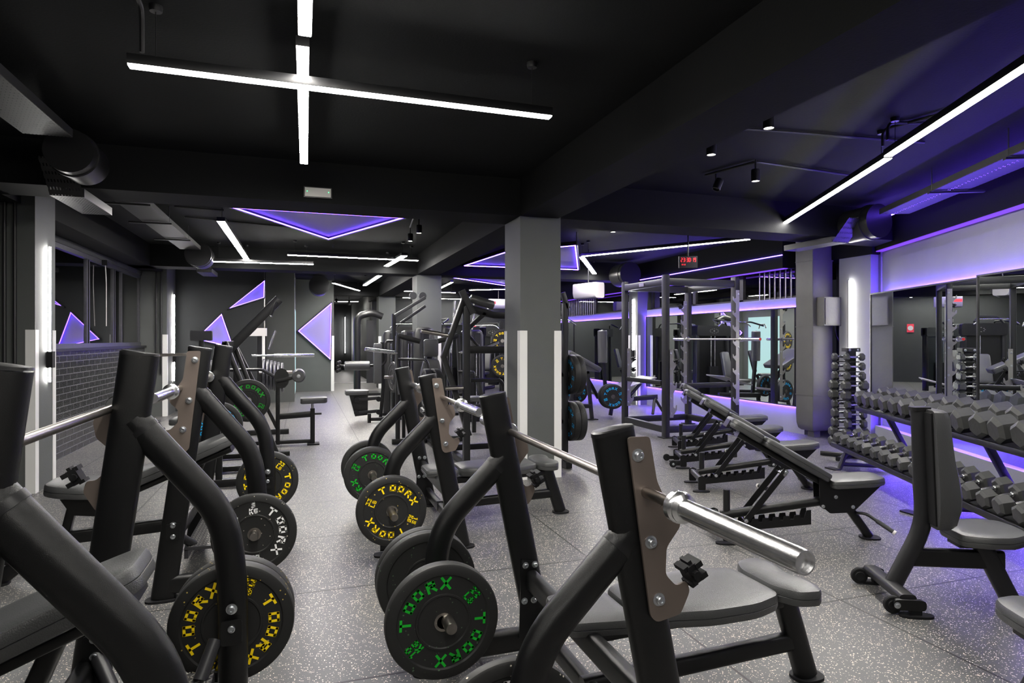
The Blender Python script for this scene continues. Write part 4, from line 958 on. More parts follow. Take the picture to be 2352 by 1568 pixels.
def put_dumbbell(p, rz, tilt, r, L, label, group, roll=0):
    t = thing('dumbbell', label, 'dumbbell', p, rz, group); key = round(r, 3)
    if key not in DBM:
        a, b, h = dumbbell(r, L); tt = t.rotation_euler.copy(), t.location.copy(); t.rotation_euler = (0, 0, 0); t.location = (0, 0, 0)
        o1 = obj('head', a, 'hex', t, True); o2 = obj('head', b, 'hex', t, True); o3 = obj('handle', h, 'chrome', t); t.location = tt[1]
        DBM[key] = (o1, o2, o3)
    else:
        for o in DBM[key]:
            c = o.copy(); C.objects.link(c); c.parent = t
    t.rotation_euler = (R(roll), tilt, rz); t.rotation_mode = 'XYZ'; return t
ORD = ['first', 'second', 'third', 'fourth', 'fifth', 'sixth', 'seventh', 'eighth', 'ninth', 'tenth', 'eleventh', 'twelfth', 'thirteenth', 'fourteenth', 'fifteenth', 'sixteenth', 'seventeenth', 'eighteenth', 'nineteenth', 'twentieth', 'twenty-first', 'twenty-second', 'twenty-third', 'twenty-fourth']
t = thing('dumbbell_rack', 'long black two-tier dumbbell rack under the right mirrors', 'rack', RW(2.95, 6.0))
for s_ in (7.49, 5.68, 3.87):
    obj('front_foot', G().sweep(fillet([RW(2.62, s_, .012), RW(2.70, s_, .24), RW(2.95, s_, .30), RW(3.15, s_, .30)], .16, 8), rrect(.07, .035, .008), SW), 'greysteel', t)
    obj('post', G().sweep([RW(3.42, s_, .012), RW(3.05, s_, .74)], rrect(.07, .05, .008), SW), 'black', t)
    g = G().sweep([RW(2.55, s_, 0), RW(2.55, s_, .012)], rrect(.16, .10, .02)); g.sweep([RW(3.42, s_, 0), RW(3.42, s_, .012)], rrect(.2, .12, .02)); each('foot_plate', g, 'rubber', t)
    obj('base_rail', G().sweep([RW(2.62, s_, .06), RW(3.42, s_, .04)], rrect(.05, .04, .006), SW), 'black', t)
def shelf(n0, z0, n1, z1, nm):
    for n, z in ((n0, z0), (n1, z1)): obj('shelf_rail', G().sweep([RW(n, 3.3, z), RW(n, 7.72, z)], rrect(.035, .05, .006), NW), 'black', t)
    obj('shelf_plate', G().sweep([RW((n0+n1)/2, 3.3, (z0+z1)/2-.02), RW((n0+n1)/2, 7.72, (z0+z1)/2-.02)], rrect(abs(n1-n0), .006, .001, 1), (Vector(RW(n1, 0, z1))-Vector(RW(n0, 0, z0))).normalized()), 'steelblack', t)
shelf(2.62, .245, 2.90, .30, 'lower'); shelf(2.88, .66, 3.18, .72, 'upper')
rzR = math.atan2(NW.y, NW.x)
s_ = 7.66; i = 0; cr = random.Random(3)
while s_ > 3.45:
    f = (7.66-s_)/4.1; r = .084+.034*f; L = .115+.075*f
    put_dumbbell(RW(3.03+(L-.11)*.4, s_, .70+.028+r*.9), rzR+R(cr.uniform(-7, 7)), -R(11), r, round(L, 3), '%s hex dumbbell from the far end on the upper shelf of the long rack' % ORD[i], 'hex dumbbells on the upper shelf')
    s_ -= (.212+.085*f); i += 1
s_ = 7.62; i = 0
while s_ > 3.45:
    f = (7.62-s_)/4.1; r = .062+.012*f; L = .09+.015*f
    put_dumbbell(RW(2.76, s_, .275+.026+r*.9), rzR+R(cr.uniform(-8, 8)), -R(11), r+.0001, round(L, 3), '%s hex dumbbell from the far end on the lower shelf of the long rack' % ORD[i], 'hex dumbbells on the lower shelf')
    s_ -= .200; i += 1
# vertical tree of small dumbbells
tx, ty = 6.36, 6.02; t = thing('dumbbell_tree', 'tall black dumbbell tree in front of the glowing pier', 'rack', (tx, ty, 0))
um, vm = Vector((.95, -.31, 0)), Vector((.31, .95, 0)); T0 = Vector((tx, ty, 0))
obj('post', G().sweep([T0+Vector((0, 0, .02)), T0+Vector((0, 0, 1.33))], rrect(.10, .06, .006), um), 'black', t)
obj('top_bracket', G().sweep([T0+Vector((0, 0, 1.30)), T0+Vector((0, 0, 1.345))], rrect(.16, .14, .006), um), 'black', t)
g = G()
for k in (-.05, .05): g.bolt(T0+um*k-vm*.07+Vector((0, 0, 1.32)), -vm, .01, .01)
each('bolt', g, 'bolt', t)
for k in (-1, 1): obj('base_arm', G().sweep([T0+um*k*.02+Vector((0, 0, .03)), T0+um*k*.27-vm*.22+Vector((0, 0, .03))], rrect(.06, .05, .01)), 'black', t)
for k in (-1, 1): obj('base_arm', G().sweep([T0+Vector((0, 0, .03)), T0+um*k*.27+vm*.2+Vector((0, 0, .03))], rrect(.06, .05, .01)), 'black', t)
tr = math.atan2(um.y, um.x)
for i in range(10):
    z = 1.235-.115*i; r = (.046, .050, .054, .062, .064, .052, .060, .060, .062, .064)[i]
    for side, nm in ((-1, 'camera side'), (1, 'wall side')):
        off = -vm*(.075+.04*i/9) if side < 0 else vm*.03-um*.0
        if side > 0: p = T0+vm*.09+um*-.06
        else: p = T0+off
        cr_ = obj('cradle', G().box(p+Vector((0, 0, z-r-.012)), (.11, .04, .014), Matrix.Rotation(tr, 3, 'Z')), 'steelblack', t)
        put_dumbbell(p+Vector((0, 0, z)), tr, 0, r+.0002*side, round(.05+.3*(r-.03), 3), '%s dumbbell from the top of the upright tree, %s' % (ORD[i], nm), 'small dumbbells on the upright tree')

# ------------------------------------------------------------------ squat rack
t = thing('power_rack', 'tall black power rack holding a barbell before the far mirrors', 'power rack', (5.7, 8.7, 0))
XA, XB, YA, YB, HR = 5.08, 6.30, 8.12, 9.36, 2.40
for x, y in ((XA, YA), (XA, YB), (XB, YA), (XB, YB)):
    obj('post', G().tube((x, y, .01), (x, y, HR), .075, .115, (1, 0, 0), .012), 'greysteel', t)
    obj('foot_plate', G().bb((x-.09, y-.08, 0), (x+.09, y+.08, .012)), 'rubber', t)
for y in (YA, YB): obj('top_beam', G().tube((XA+.03, y, HR-.10), (XB-.03, y, HR-.10), .10, .07, (0, 0, 1)), 'greysteel', t)
for x in (XA, XB): obj('top_beam', G().tube((x, YA+.05, HR-.10), (x, YB-.05, HR-.10), .10, .07, (0, 0, 1)), 'greysteel', t)
for x in (XA, XB): obj('base_beam', G().tube((x, YA, .12), (x, YB, .12), .10, .07, (0, 0, 1)), 'steelblack', t)
obj('base_beam', G().tube((XA, YB, .12), (XB, YB, .12), .10, .07, (0, 0, 1)), 'steelblack', t); obj('base_beam', G().tube((XA, YA, .12), (XB, YA, .12), .10, .07, (0, 0, 1)), 'steelblack', t)
obj('badge', G().box((XA-.04, 8.75, HR-.10), (.006, .14, .05)), 'galv', t)
for x0, y0, x1, y1, z in ((XA, YA+.1, XA, YB-.1, .80), (XA+.1, YA-.0, XB-.1, YA-.0, .76)): obj('safety_bar', G().tube((x0, y0, z), (x1, y1, z), .07, .05, (0, 0, 1)), 'steelblack', t)
def hook_strip(x, y, z0, z1, dx, n, label=None, dy=-.062):
    poly = [(0, z0)]; poly2 = []
    step = (z1-z0)/n
    P = [(-.030, z1), (.030, z1)]
    for i in range(n):
        z = z1-step*(i+.25); P += [(.030, z), (.030, z-.3*step), (.062, z-.36*step), (.078, z-.2*step), (.090, z-.2*step), (.088, z-.42*step), (.030, z-.68*step)]
    P += [(.030, z0), (-.030, z0)]
    P = [(a*dx, b) for a, b in P]
    g = G().prism(P, (x, y+dy, 0), (1, 0, 0), (0, 0, 1), .006)
    h = obj('hook_plate', g, 'galv', t); b = G()
    for i in range(5): b.bolt((x-.012*dx, y+dy-.004, z0+.06+(z1-z0-.12)*i/4), (0, -1, 0), .011, .01)
    each('bolt', b, 'bolt', h)
hook_strip(XB, YA, .45, 2.2, -1, 8); hook_strip(XB-.10, YB, .35, 2.1, -1, 8); hook_strip(XA+.06, YA, .30, 1.30, 1, 3); hook_strip(XA+.04, YB, .35, 1.3, 1, 3)
for x, y, z in ((XA+.14, YA-.06, 1.12), (XA+.14, YA-.06, .95), (XA+.12, YB-.06, 1.12), (XA+.12, YB-.06, .95), (XB-.2, YB-.06, 2.0)): obj('safety_rest', holder_block(G(), (x, y, z)), 'rubber', t)
barbell((6.21, 8.55, 1.452), 2.2, 'barbell with red end caps racked on the squat rack', 0, 'redcap')

# ------------------------------------------------------------------ gym machines
def stack_tower(t, x, y, h=1.55, w=.34, d=.22, rz=0):
    """selectorised weight stack: round shroud columns, guide rods and black plates"""
    m = Matrix.Rotation(rz, 3, 'Z'); o = Vector((x, y, 0))
    def T(g): g.v = [o+m @ v for v in g.v]; return g
    obj('shroud', T(G().sweep([(0, 0, .05), (0, 0, h-.10), (0, 0, h-.03), (0, 0, h)], circ(w/2, 24, d/2), (1, 0, 0), scale=[1, 1, .85, .5])), 'steelblack', t)
    obj('front_channel', T(G().bb((-.045, -d/2-.06, .04), (.045, -d/2+.02, h-.06))), 'black', t)
    for k in (-1, 1): obj('guide_rod', T(G().rod((k*.025, -d/2-.07, .1), (k*.025, -d/2-.07, h-.25), .008, 8)), 'chrome', t)
    obj('badge', T(G().bb((-.05, -d/2-.075, h-.26), (.05, -d/2-.062, h-.08))), 'greysteel', t)
    obj('foot', T(G().bb((-.2, -.16, 0), (.2, .14, .05))), 'black', t)
def roller(t, a, b, r, m='leather', name='roller_pad'):
    a, b = Vector(a), Vector(b); d = (b-a).normalized(); L = (b-a).length
    o = obj(name, G().lathe([(.012, 0), (r*.85, 0), (r, .012), (r, L-.012), (r*.85, L), (.012, L)], a, d, 28), m, t)
    g = G().lathe([(.02, -.008), (.02, 0)], a, d, 12); each('end_bolt', g.bolt(a, -d, .016, .012).bolt(b, d, .016, .012), 'bolt', o); return o

# low seat machine with roller (left centre)
t = thing('leg_machine', 'small black machine with round roller and padded stool left of the aisle', 'gym machine', (-.1, 9.2, 0), 0)
X0, Y0 = -.32, 9.15
obj('post', G().tube((X0, Y0, .02), (X0, Y0, .86), .055, r=.006), 'black', t)
obj('base_rail', G().tube((-1.0, Y0, .05), (.16, Y0, .05), .05, .05), 'black', t)
obj('mid_rail', G().tube((X0, Y0, .40), (.12, Y0, .42), .05, .08), 'black', t)
obj('seat_post', G().tube((.13, Y0, .02), (.13, Y0, .50), .06, r=.006), 'black', t)
obj('seat_stem', G().rod((.13, Y0, .5), (.13, Y0, .58), .018), 'chrome', t)
obj('seat_pad', G().pad(rnd([(-.14, -.14), (.20, -.10), (.22, 0), (.20, .10), (-.14, .14)], .04), (.11, Y0, .57), (1, 0, 0), (0, 1, 0), .08), 'leather', t)
obj('adjust_knob', G().rod((.15, Y0, .42), (.25, Y0, .42), .014), 'steelblack', t)
obj('foot_plate', G().bb((.06, Y0-.09, 0), (.22, Y0+.09, .02)), 'rubber', t)
obj('cam_plate', G().prism([(.05+.10*math.cos(a), .14*math.sin(a)) for a in [math.pi*i/6-math.pi/2 for i in range(13)]][:13], (X0, Y0-.04, .92), (1, 0, 0), (0, 0, 1), .012), 'black', t)
obj('arm', G().tube((X0-.02, Y0-.05, .88), (X0+.24, Y0-.05, .94), .05, .03, (0, 0, 1)), 'black', t)
obj('long_arm', G().pipe([(-1.05, Y0, 1.04), (-.52, Y0, 1.04), (X0-.02, Y0, .93)], .022, .04), 'greysteel', t)
roller(t, (X0+.27, Y0-.30, .96), (X0+.27, Y0+.12, .96), .085)

# plate loaded row machine with long arm (behind the left benches)
t = thing('row_machine', 'black plate-loaded row machine with a long raised arm behind the left benches', 'gym machine', (-.8, 7.6, 0))
obj('lever_arm', G().sweep([(-.95, 8.2, 1.20), (-.27, 8.2, 1.94)], rrect(.06, .11, .006), (0, 1, 0)), 'greysteel', t)
obj('handle', G().rod((-.30, 8.12, 1.90), (-.36, 8.12, 1.74), .016), 'grip', t); obj('handle_tip', G().rod((-.36, 8.12, 1.74), (-.366, 8.12, 1.72), .018), 'chrome', t)
for k, y in ((-1, 7.5), (1, 8.3)):
    obj('side_frame', G().sweep([(-.30, y, .05), (-.80, y, 1.42)], rrect(.07, .05, .006), (0, 1, 0)), 'black', t)
    obj('side_frame', G().sweep([(-1.25, y, .05), (-.80, y, 1.42)], rrect(.07, .05, .006), (0, 1, 0)), 'black', t)
    obj('base_rail', G().tube((-1.35, y, .04), (-.15, y, .04), .06), 'black', t)
    obj('peg', G().rod((-.55, y, .80), (-.55, y+k*.32, .80), .024), 'chrome', t)
obj('cross_beam', G().tube((-.80, 7.5, 1.40), (-.80, 8.3, 1.40), .06), 'black', t); obj('cross_beam', G().tube((-.45, 7.5, .45), (-.45, 8.3, .45), .06), 'black', t)
obj('seat_pad', G().pad(rnd([(-.2, -.15), (.2, -.12), (.2, .12), (-.2, .15)], .04), (-1.2, 7.9, .50), (1, 0, 0), (0, 1, 0), .07), 'leather', t)
obj('seat_post', G().tube((-1.2, 7.9, .02), (-1.2, 7.9, .5), .06), 'black', t)
obj('chest_pad', G().pad(rnd([(-.16, -.2), (.16, -.2), (.16, .2), (-.16, .2)], .04), (-1.0, 7.9, 1.0), (0, 1, 0), Vector((-.3, 0, 1)).normalized(), .08), 'leather', t)
obj('pivot_cap', G().lathe([(0, 0), (.05, 0), (.05, .08), (.03, .09), (0, .09)], (-.92, 8.1, 1.30), (0, -1, 0), 20), 'chrome', t)
obj('grip_bar', G().rod((-1.75, 8.4, 1.26), (-1.3, 8.4, 1.27), .018), 'barsteel', t)
plate((-.55, 7.25, .80), 'green', 'green lettered plate on the row machine, seen between the left bench legs', 0, 20)
plate((-.78, 6.7, .62), 'blue', 'blue lettered plate low behind the second left bench', 0, 60)
# low t-bar behind left benches carrying the blue plate
t = thing('plate_stand', 'low black plate stand behind the second left bench', 'stand', (-.9, 6.8, 0))
obj('post', G().tube((-.78, 6.80, .02), (-.78, 6.80, 1.0), .06), 'black', t); obj('base', G().tube((-1.1, 6.80, .04), (-.5, 6.80, .04), .07), 'black', t); obj('peg', G().rod((-.78, 6.77, .62), (-.78, 6.60, .62), .024), 'chrome', t)

# machine with chrome post and loose iron plates
t = thing('pulldown_machine', 'black plate-loaded machine with a bright bar and worn iron plates before the back left wall', 'gym machine', (-.9, 10.2, 0))
obj('post', G().tube((-.95, 10.3, .02), (-.95, 10.3, 1.45), .07), 'black', t); obj('post', G().tube((-.62, 10.3, .02), (-.62, 10.3, 1.5), .07), 'greysteel', t)
obj('top_plate', G().bb((-.80, 10.2, 1.50), (-.52, 10.4, 1.62)), 'offwhite', t); obj('head', G().prism(rnd([(-.14, 0), (.14, 0), (.14, .14), (-.14, .14)], .02), (-1.35, 9.8, 1.43), (1, 0, 0), (0, 0, 1), .08), 'greysteel', t)
obj('head_post', G().tube((-1.40, 9.82, .02), (-1.35, 9.82, 1.43), .06), 'black', t)
obj('handle', G().pipe([(-.48, 10.1, 1.30), (-.44, 10.1, 1.42), (-.38, 10.1, 1.58)], .016), 'chrome', t)
obj('loading_bar', G().lathe([(0, 0), (.016, 0), (.016, .30), (.026, .31), (.026, .88), (.022, .89), (0, .89)], (-.72, 10.2, 1.205), (1, 0, 0), 20), 'chrome', t)
obj('base_rail', G().tube((-1.6, 10.3, .04), (-.2, 10.3, .04), .07), 'black', t); obj('brace', G().sweep([(-.95, 10.3, 1.35), (-.35, 10.3, .05)], rrect(.06, .05, .006), (0, 1, 0)), 'black', t)
obj('storage_peg', G().rod((-.62, 10.2, .95), (-.15, 10.2, .95), .024), 'barsteel', t)
iron = None
for i in range(6):
    lab = '%s worn iron plate from the post, hanging under the bright bar' % ORD[i]; c = (-.55+.052*i, 10.2, .93-.012*i)
    if iron is None:
        iron = thing('iron_plate', lab, 'weight plate', c, 0, 'worn iron plates hanging at the back left')
        obj('disc', G().lathe([(.026, -.018), (.06, -.018), (.065, -.010), (.17, -.010), (.18, -.018), (.222, -.018), (.225, -.012), (.225, .012), (.222, .018), (.18, .018), (.17, .010), (.065, .010), (.06, .018), (.026, .018), (.026, -.018)], c, (1, 0, 0), 40), 'iron', iron)
    else: dup(iron, c, None, lab)

# press machine frame behind the big column
t = thing('press_machine', 'tall black plate-loaded machine with angled frame and top roller, left of the big column', 'gym machine', (2.1, 7.2, 0))
def at(x, z, y=7.15): return (x, y, z)
obj('post', G().tube(at(1.76, .02, 6.95), at(1.76, 1.82, 6.95), .075, .075, (1, 0, 0)), 'greysteel', t)
obj('slant_post', G().sweep([(1.76, 6.95, 1.98), (1.53, 7.1, 1.25), (1.80, 6.98, .35)], rrect(.075, .06, .006), (0, 1, 0)), 'black', t)
obj('peak_plate', G().sweep([(1.70, 6.93, 2.0), (1.83, 6.93, 1.74)], rrect(.07, .07, .006), (0, 1, 0)), 'greysteel', t)
obj('cross_beam', G().tube((1.80, 7.0, 1.33), (2.86, 7.0, 1.33), .085, .06, (0, 0, 1)), 'black', t)
obj('top_arm', G().sweep([(1.80, 7.2, 1.83), (2.15, 7.2, 1.74), (2.86, 7.2, 1.72)], rrect(.06, .085, .008), (0, 1, 0)), 'black', t)
roller(t, (1.86, 7.15, 1.93), (2.14, 7.15, 1.85), .052)
obj('brace', G().sweep([(2.05, 7.2, 1.76), (1.78, 7.2, 1.52)], rrect(.06, .05, .006), (0, 1, 0)), 'greysteel', t)
obj('brace', G().sweep([(1.8, 7.1, 1.52), (2.0, 7.1, 1.30)], rrect(.04, .03, .006), (0, 1, 0)), 'greysteel', t)
obj('post', G().tube((2.83, 6.62, .02), (2.83, 6.62, 1.86), .06, .06, (1, 0, 0)), 'greysteel', t)
obj('top_plate', G().sweep([(2.80, 6.62, 1.98), (2.86, 6.62, 1.80)], rrect(.06, .05, .006), (0, 1, 0)), 'black', t)
obj('loading_peg', G().lathe([(0, 0), (.03, 0), (.03, .03), (.024, .035), (.024, .34), (.02, .35), (0, .35)], (1.60, 7.05, 1.49), Vector((-1, -.1, .16)), 24), 'barsteel', t)
obj('loading_peg', G().rod((1.95, 7.3, 1.30), (2.25, 7.3, 1.42), .02), 'chrome', t)
for z in (1.05, .52): obj('storage_peg', G().rod((2.80, 6.62, z), (3.06, 6.62, z), .024), 'barsteel', t)
obj('peg', G().rod((1.76, 6.95, .90), (1.22, 6.95, .90), .024), 'barsteel', t)
obj('base_rail', G().tube((1.76, 6.9, .05), (1.76, 8.2, .05), .07), 'black', t); obj('base_rail', G().tube((2.83, 6.5, .04), (2.83, 8.2, .04), .07), 'black', t); obj('base_rail', G().tube((1.76, 7.6, .12), (2.83, 7.6, .12), .07), 'black', t)
obj('side_leg', G().sweep([(2.03, 7.5, 1.0), (2.22, 7.3, .02)], rrect(.05, .05, .006), (0, 1, 0)), 'greysteel', t)
obj('arm_rest', G().pipe([(1.82, 7.0, .98), (2.18, 7.0, .98), (2.22, 7.0, .9), (2.2, 7.0, .70)], .022), 'steelblack', t); obj('grip', G().rod((2.2, 7, .76), (2.2, 7, .66), .026), 'chrome', t)
for z, x, col in ((1.05, 2.90, 'blue'), (1.05, 2.965, 'blue'), (.52, 2.90, 'blue'), (.52, 2.975, 'blue')):
    plate((x, 6.62, z), col, '%s plate of the %s pair on the post right of the big column' % ('inner' if x < 2.92 else 'outer', 'upper' if z > 1 else 'lower'), R(-90), 10)
plate((1.40, 6.95, .90), 'blue', 'blue lettered plate on the press machine left of the big column', R(-80), 10); 
plate((1.31, 6.95, .90), 'blue', 'plate in front of the blue lettered one left of the big column', R(-90), 10, blank=True)

# chest press with headrest
t = thing('chest_press', 'black chest press with rounded headrest in the middle of the room', 'gym machine', (1.7, 8.7, 0))
obj('head_pad', G().pad(rnd([(-.10, -.12), (.10, -.12), (.10, .12), (-.10, .12)], .035), (1.50, 8.6, 1.33), (1, 0, 0), (0, 0, 1), .07), 'leather', t)
obj('back_pad', G().pad(rnd([(-.12, -.32), (.12, -.32), (.15, .12), (.10, .32), (-.10, .32), (-.15, .12)], .04), (1.50, 8.6, .86), (1, 0, 0), (0, 0, 1), .08), 'leather', t)
obj('post', G().tube((1.50, 8.7, .02), (1.50, 8.7, 1.30), .07), 'black', t); obj('seat_pad', G().pad(rnd([(-.18, -.2), (.18, -.2), (.16, .2), (-.16, .2)], .04), (1.50, 8.35, .46), (1, 0, 0), (0, 1, 0), .07), 'leather', t)
obj('seat_post', G().tube((1.5, 8.35, .02), (1.5, 8.35, .46), .07), 'black', t)
for k in (-1, 1):
    x = 1.50+k*.42
    obj('lever', G().sweep([(x, 8.75, 1.52), (x+k*.02, 8.75, 1.15), (x, 8.6, .7)], rrect(.05, .05, .006), (0, 1, 0)), 'greysteel', t)
    obj('lever_top', G().tube((x, 8.75, 1.50), (x-k*.30, 8.75, 1.42), .07, .05, (0, 0, 1)), 'black', t)
    obj('handle', G().pipe([(x, 8.7, 1.18), (x-k*.0+.30, 8.3, 1.18), (x+.33, 8.25, 1.10), (x+.33, 8.25, .95)] if k < 0 else [(x, 8.7, 1.0), (x+.15, 8.4, 1.0), (x+.16, 8.4, .85)], .018), 'steelblack', t)
    obj('loading_peg', G().rod((x, 8.75, 1.26), (x-.45 if k < 0 else x+.35, 8.7, 1.32), .024), 'chrome', t)
obj('side_post', G().tube((1.08, 8.8, .02), (1.08, 8.8, 1.5), .06), 'greysteel', t)
obj('base_rail', G().tube((1.0, 8.8, .04), (2.0, 8.8, .04), .07), 'black', t); obj('base_rail', G().tube((1.5, 8.0, .04), (1.5, 9.3, .04), .07), 'black', t)
plate((1.25, 9.25, .90), 'white', 'grey plate pair edge-on beside the round weight stack, front one', R(-80), 0, blank=True); plate((1.30, 9.25, .90), 'white', 'grey plate pair edge-on beside the round weight stack, back one', R(-80), 0, blank=True)
tag(obj('plate_rod', G().rod((1.12, 9.25, .90), (1.42, 9.25, .90), .022), 'barsteel'), 'short steel rod carrying the edge-on grey plates', 'rod')
tag(obj('plate_rod_post', G().tube((1.40, 9.25, .0), (1.40, 9.25, .95), .05), 'black'), 'thin black post beside the edge-on grey plates', 'post')

t.location.x += .17
# standing curl machine with long roller
t = thing('leg_curl_machine', 'black leg curl machine with long grey roller and small seat in mid-room', 'gym machine', (1.3, 11.6, 0))
obj('back_pad', G().pad(rnd([(-.07, -.36), (.07, -.36), (.07, .36), (-.07, .36)], .03), (1.27, 11.5, 1.02), (1, 0, 0), (0, 0, 1), .10), 'leather', t)
obj('upright', G().sweep([(1.33, 11.55, .02), (1.38, 11.55, .6), (1.36, 11.55, 1.4)], rrect(.06, .06, .008), (0, 1, 0)), 'black', t)
roller(t, (.70, 11.5, .98), (1.14, 11.5, .98), .08); obj('roller_arm', G().pipe([(1.14, 11.5, .98), (1.35, 11.5, .98), (1.42, 11.5, 1.05), (1.42, 11.5, 1.42), (1.55, 11.5, 1.42)], .025), 'steelblack', t)
g = G().rod((.70, 11.5, .98), (.60, 11.5, 1.0), .018)
for dz in (-.07, 0, .07): g.rod((.57, 11.46, .96+dz), (.63, 11.54, .98+dz), .03)
obj('adjuster', g, 'steelblack', t)
obj('seat_pad', G().pad(rnd([(-.22, -.16), (.16, -.16), (.20, 0), (.16, .16), (-.22, .16)], .05), (.93, 11.5, .47), (1, 0, 0), (0, 1, 0), .08), 'leather', t)
obj('seat_box', G().prism([(-.18, 0), (.14, 0), (.14, -.36), (-.08, -.38)], (.96, 11.5, .47), (1, 0, 0), (0, 0, 1), .12), 'black', t)
for z in (.38, .15):
    obj('link', G().tube((.90, 11.42, z), (1.30, 11.42, z+.03), .06, .03, (0, 0, 1)), 'greysteel', t)
    g = G()
    for x in (.90, 1.28): g.lathe([(0, 0), (.045, 0), (.045, .04), (0, .04)], (x, 11.40, z+.01), (0, -1, 0), 16)
    each('link_joint', g, 'rubber', t)
obj('base_rail', G().tube((1.1, 11.2, .06), (2.1, 11.2, .06), .06), 'black', t); obj('base_foot', G().tube((1.1, 11.2, .0), (1.1, 11.2, .16), .06), 'black', t)
# selectorised stacks
t = thing('weight_stack_machine', 'group of three round black weight stacks of one station by the middle column', 'gym machine', (1.9, 11.9, 0))
stack_tower(t, 1.62, 12.3, 1.62, .30, .26); stack_tower(t, 1.90, 12.0, 1.62, .30, .26); stack_tower(t, 2.0, 10.9, 1.66, .36, .30)
obj('top_arm', G().sweep([(1.60, 11.6, 1.88), (2.15, 11.6, 2.22)], rrect(.10, .06, .008), (0, 1, 0)), 'greysteel', t); obj('top_arm', G().sweep([(1.66, 11.3, 1.74), (2.1, 11.3, 2.05)], rrect(.07, .05, .008), (0, 1, 0)), 'greysteel', t)
g = G()
for x in (1.95, 2.13): g.lathe([(0, 0), (.07, 0), (.07, .04), (0, .04)], (x, 11.75, 2.26), (0, -1, 0), 20)
each('pulley', g, 'greysteel', t); obj('arm_post', G().tube((1.60, 11.75, .02), (1.60, 11.75, 1.92), .07), 'black', t)
obj('cable', G().rod((1.72, 11.4, 1.6), (1.72, 11.4, .05), .006, 6), 'steelblack', t)
t = thing('cable_column', 'tall dark rounded cable column with purple panel left of the third column', 'gym machine', (1.7, 17.0, 0))
obj('arch', G().pipe([(1.35, 16.9, .02), (1.35, 16.9, 2.05), (1.75, 16.9, 2.15), (2.0, 16.9, 2.05)], .09, .15), 'steelblack', t); obj('panel', G().bb((1.60, 17.0, .3), (1.78, 17.03, 1.95)), 'greysteel', t); obj('base', G().bb((1.2, 16.6, 0), (2.0, 17.4, .06)), 'black', t)
def cabinet(x, y, rz, label, h=1.75, w=.95):
    t = thing('cable_machine', label, 'gym machine', (x, y, 0), 0); m = Matrix.Rotation(0, 3, 'Z')
    o = Vector((x, y, 0))
    def T(g): g.v = [o+v for v in g.v]; return g
    for k in (-1, 1): obj('side_column', T(G().tube((k*w/2, 0, .02), (k*w/2, 0, h), .10, .16, (1, 0, 0), .04)), 'steelblack', t)
    obj('top_cover', T(G().prism(rnd([(-w/2-.05, h-.22), (w/2+.05, h-.22), (w/2+.05, h+.03), (-w/2-.05, h+.03)], .05), (0, 0, 0), (1, 0, 0), (0, 0, 1), .2)), 'black', t)
    obj('shield', T(G().bb((-w/2+.04, -.02, .15), (w/2-.04, .02, h-.2))), 'black', t)
    for k in (-1, 1): obj('guide_rod', T(G().rod((k*.06, -.06, .1), (k*.06, -.06, h-.2), .012, 8)), 'chrome', t)
    obj('weight_stack', T(G().bb((-.14, -.10, .1), (.14, .06, .8))), 'rubber', t)
    obj('top_tube', T(G().pipe([(-w/2, -.02, h+.03), (-w/2+.1, -.05, h+.16), (w/2-.15, -.4, h+.16), (w/2, -.7, h+.05)], .022, .08)), 'greysteel', t)
    obj('pulldown_bar', T(G().pipe([(-.5, -.75, h+.0), (-.35, -.75, h+.1), (.35, -.75, h+.1), (.5, -.75, h+.0)], .014, .05)), 'chrome', t)
    g = G(); 
    for a in range(12): g.box((.13*math.cos(R(30*a)), -.105, h-.1+.05*math.sin(R(30*a))), (.022, .004, .008))
    g.box((0, -.105, h-.1), (.03, .004, .03)); obj('badge', T(g), 'galv', t)
    obj('seat_pad', T(G().pad(rnd([(-.2, -.2), (.2, -.2), (.16, .2), (-.16, .2)], .05), (0, -.85, .46), (1, 0, 0), (0, 1, 0), .07)), 'leather', t)
    obj('back_pad', T(G().pad(rnd([(-.13, -.3), (.13, -.3), (.11, .3), (-.11, .3)], .05), (0, -.45, .85), (1, 0, 0), Vector((0, .25, 1)).normalized(), .08)), 'leather', t)
    obj('seat_frame', T(G().tube((0, -1.1, .05), (0, 0, .05), .08)), 'black', t); obj('seat_post', T(G().tube((0, -.8, .05), (0, -.6, .5), .07)), 'black', t)
    t.rotation_euler = (0, 0, rz); return t
c1 = cabinet(5.05, 12.95, R(-8), 'black cable machine with badge behind the tilted pad bench, right of the big column')
for x, y, rz, l in ((3.3, 14.4, -60, 'black cable machine behind the middle column'), (4.3, 16.4, -70, 'black cable machine in the third bay, left one'), (5.4, 18.0, -40, 'black cable machine in the third bay, right one'), (2.9, 17.2, -20, 'black cable machine close to the third column')):
    dup(c1, (x, y, 0), R(rz), l)
t = thing('round_stack_station', 'pair of round black weight stacks seen just left of the big column', 'gym machine', (3.0, 11.2, 0))
stack_tower(t, 2.92, 10.9, 1.62, .30, .26); stack_tower(t, 2.62, 11.9, 1.70, .20, .2)
obj('chrome_arm', G().sweep([(2.86, 11.2, 1.0), (3.0, 11.2, 2.1)], rrect(.06, .03, .004), (0, 1, 0)), 'chrome', t); obj('chrome_arm', G().sweep([(2.55, 11.2, 1.2), (2.62, 11.2, 2.15)], rrect(.06, .03, .004), (0, 1, 0)), 'chrome', t)
obj('cross_arm', G().tube((2.6, 11.0, 1.95), (3.3, 11.0, 1.95), .05), 'black', t); obj('pulley', G().lathe([(0, 0), (.09, 0), (.09, .05), (0, .05)], (3.0, 10.95, 2.02), (0, -1, 0), 20), 'steelblack', t)
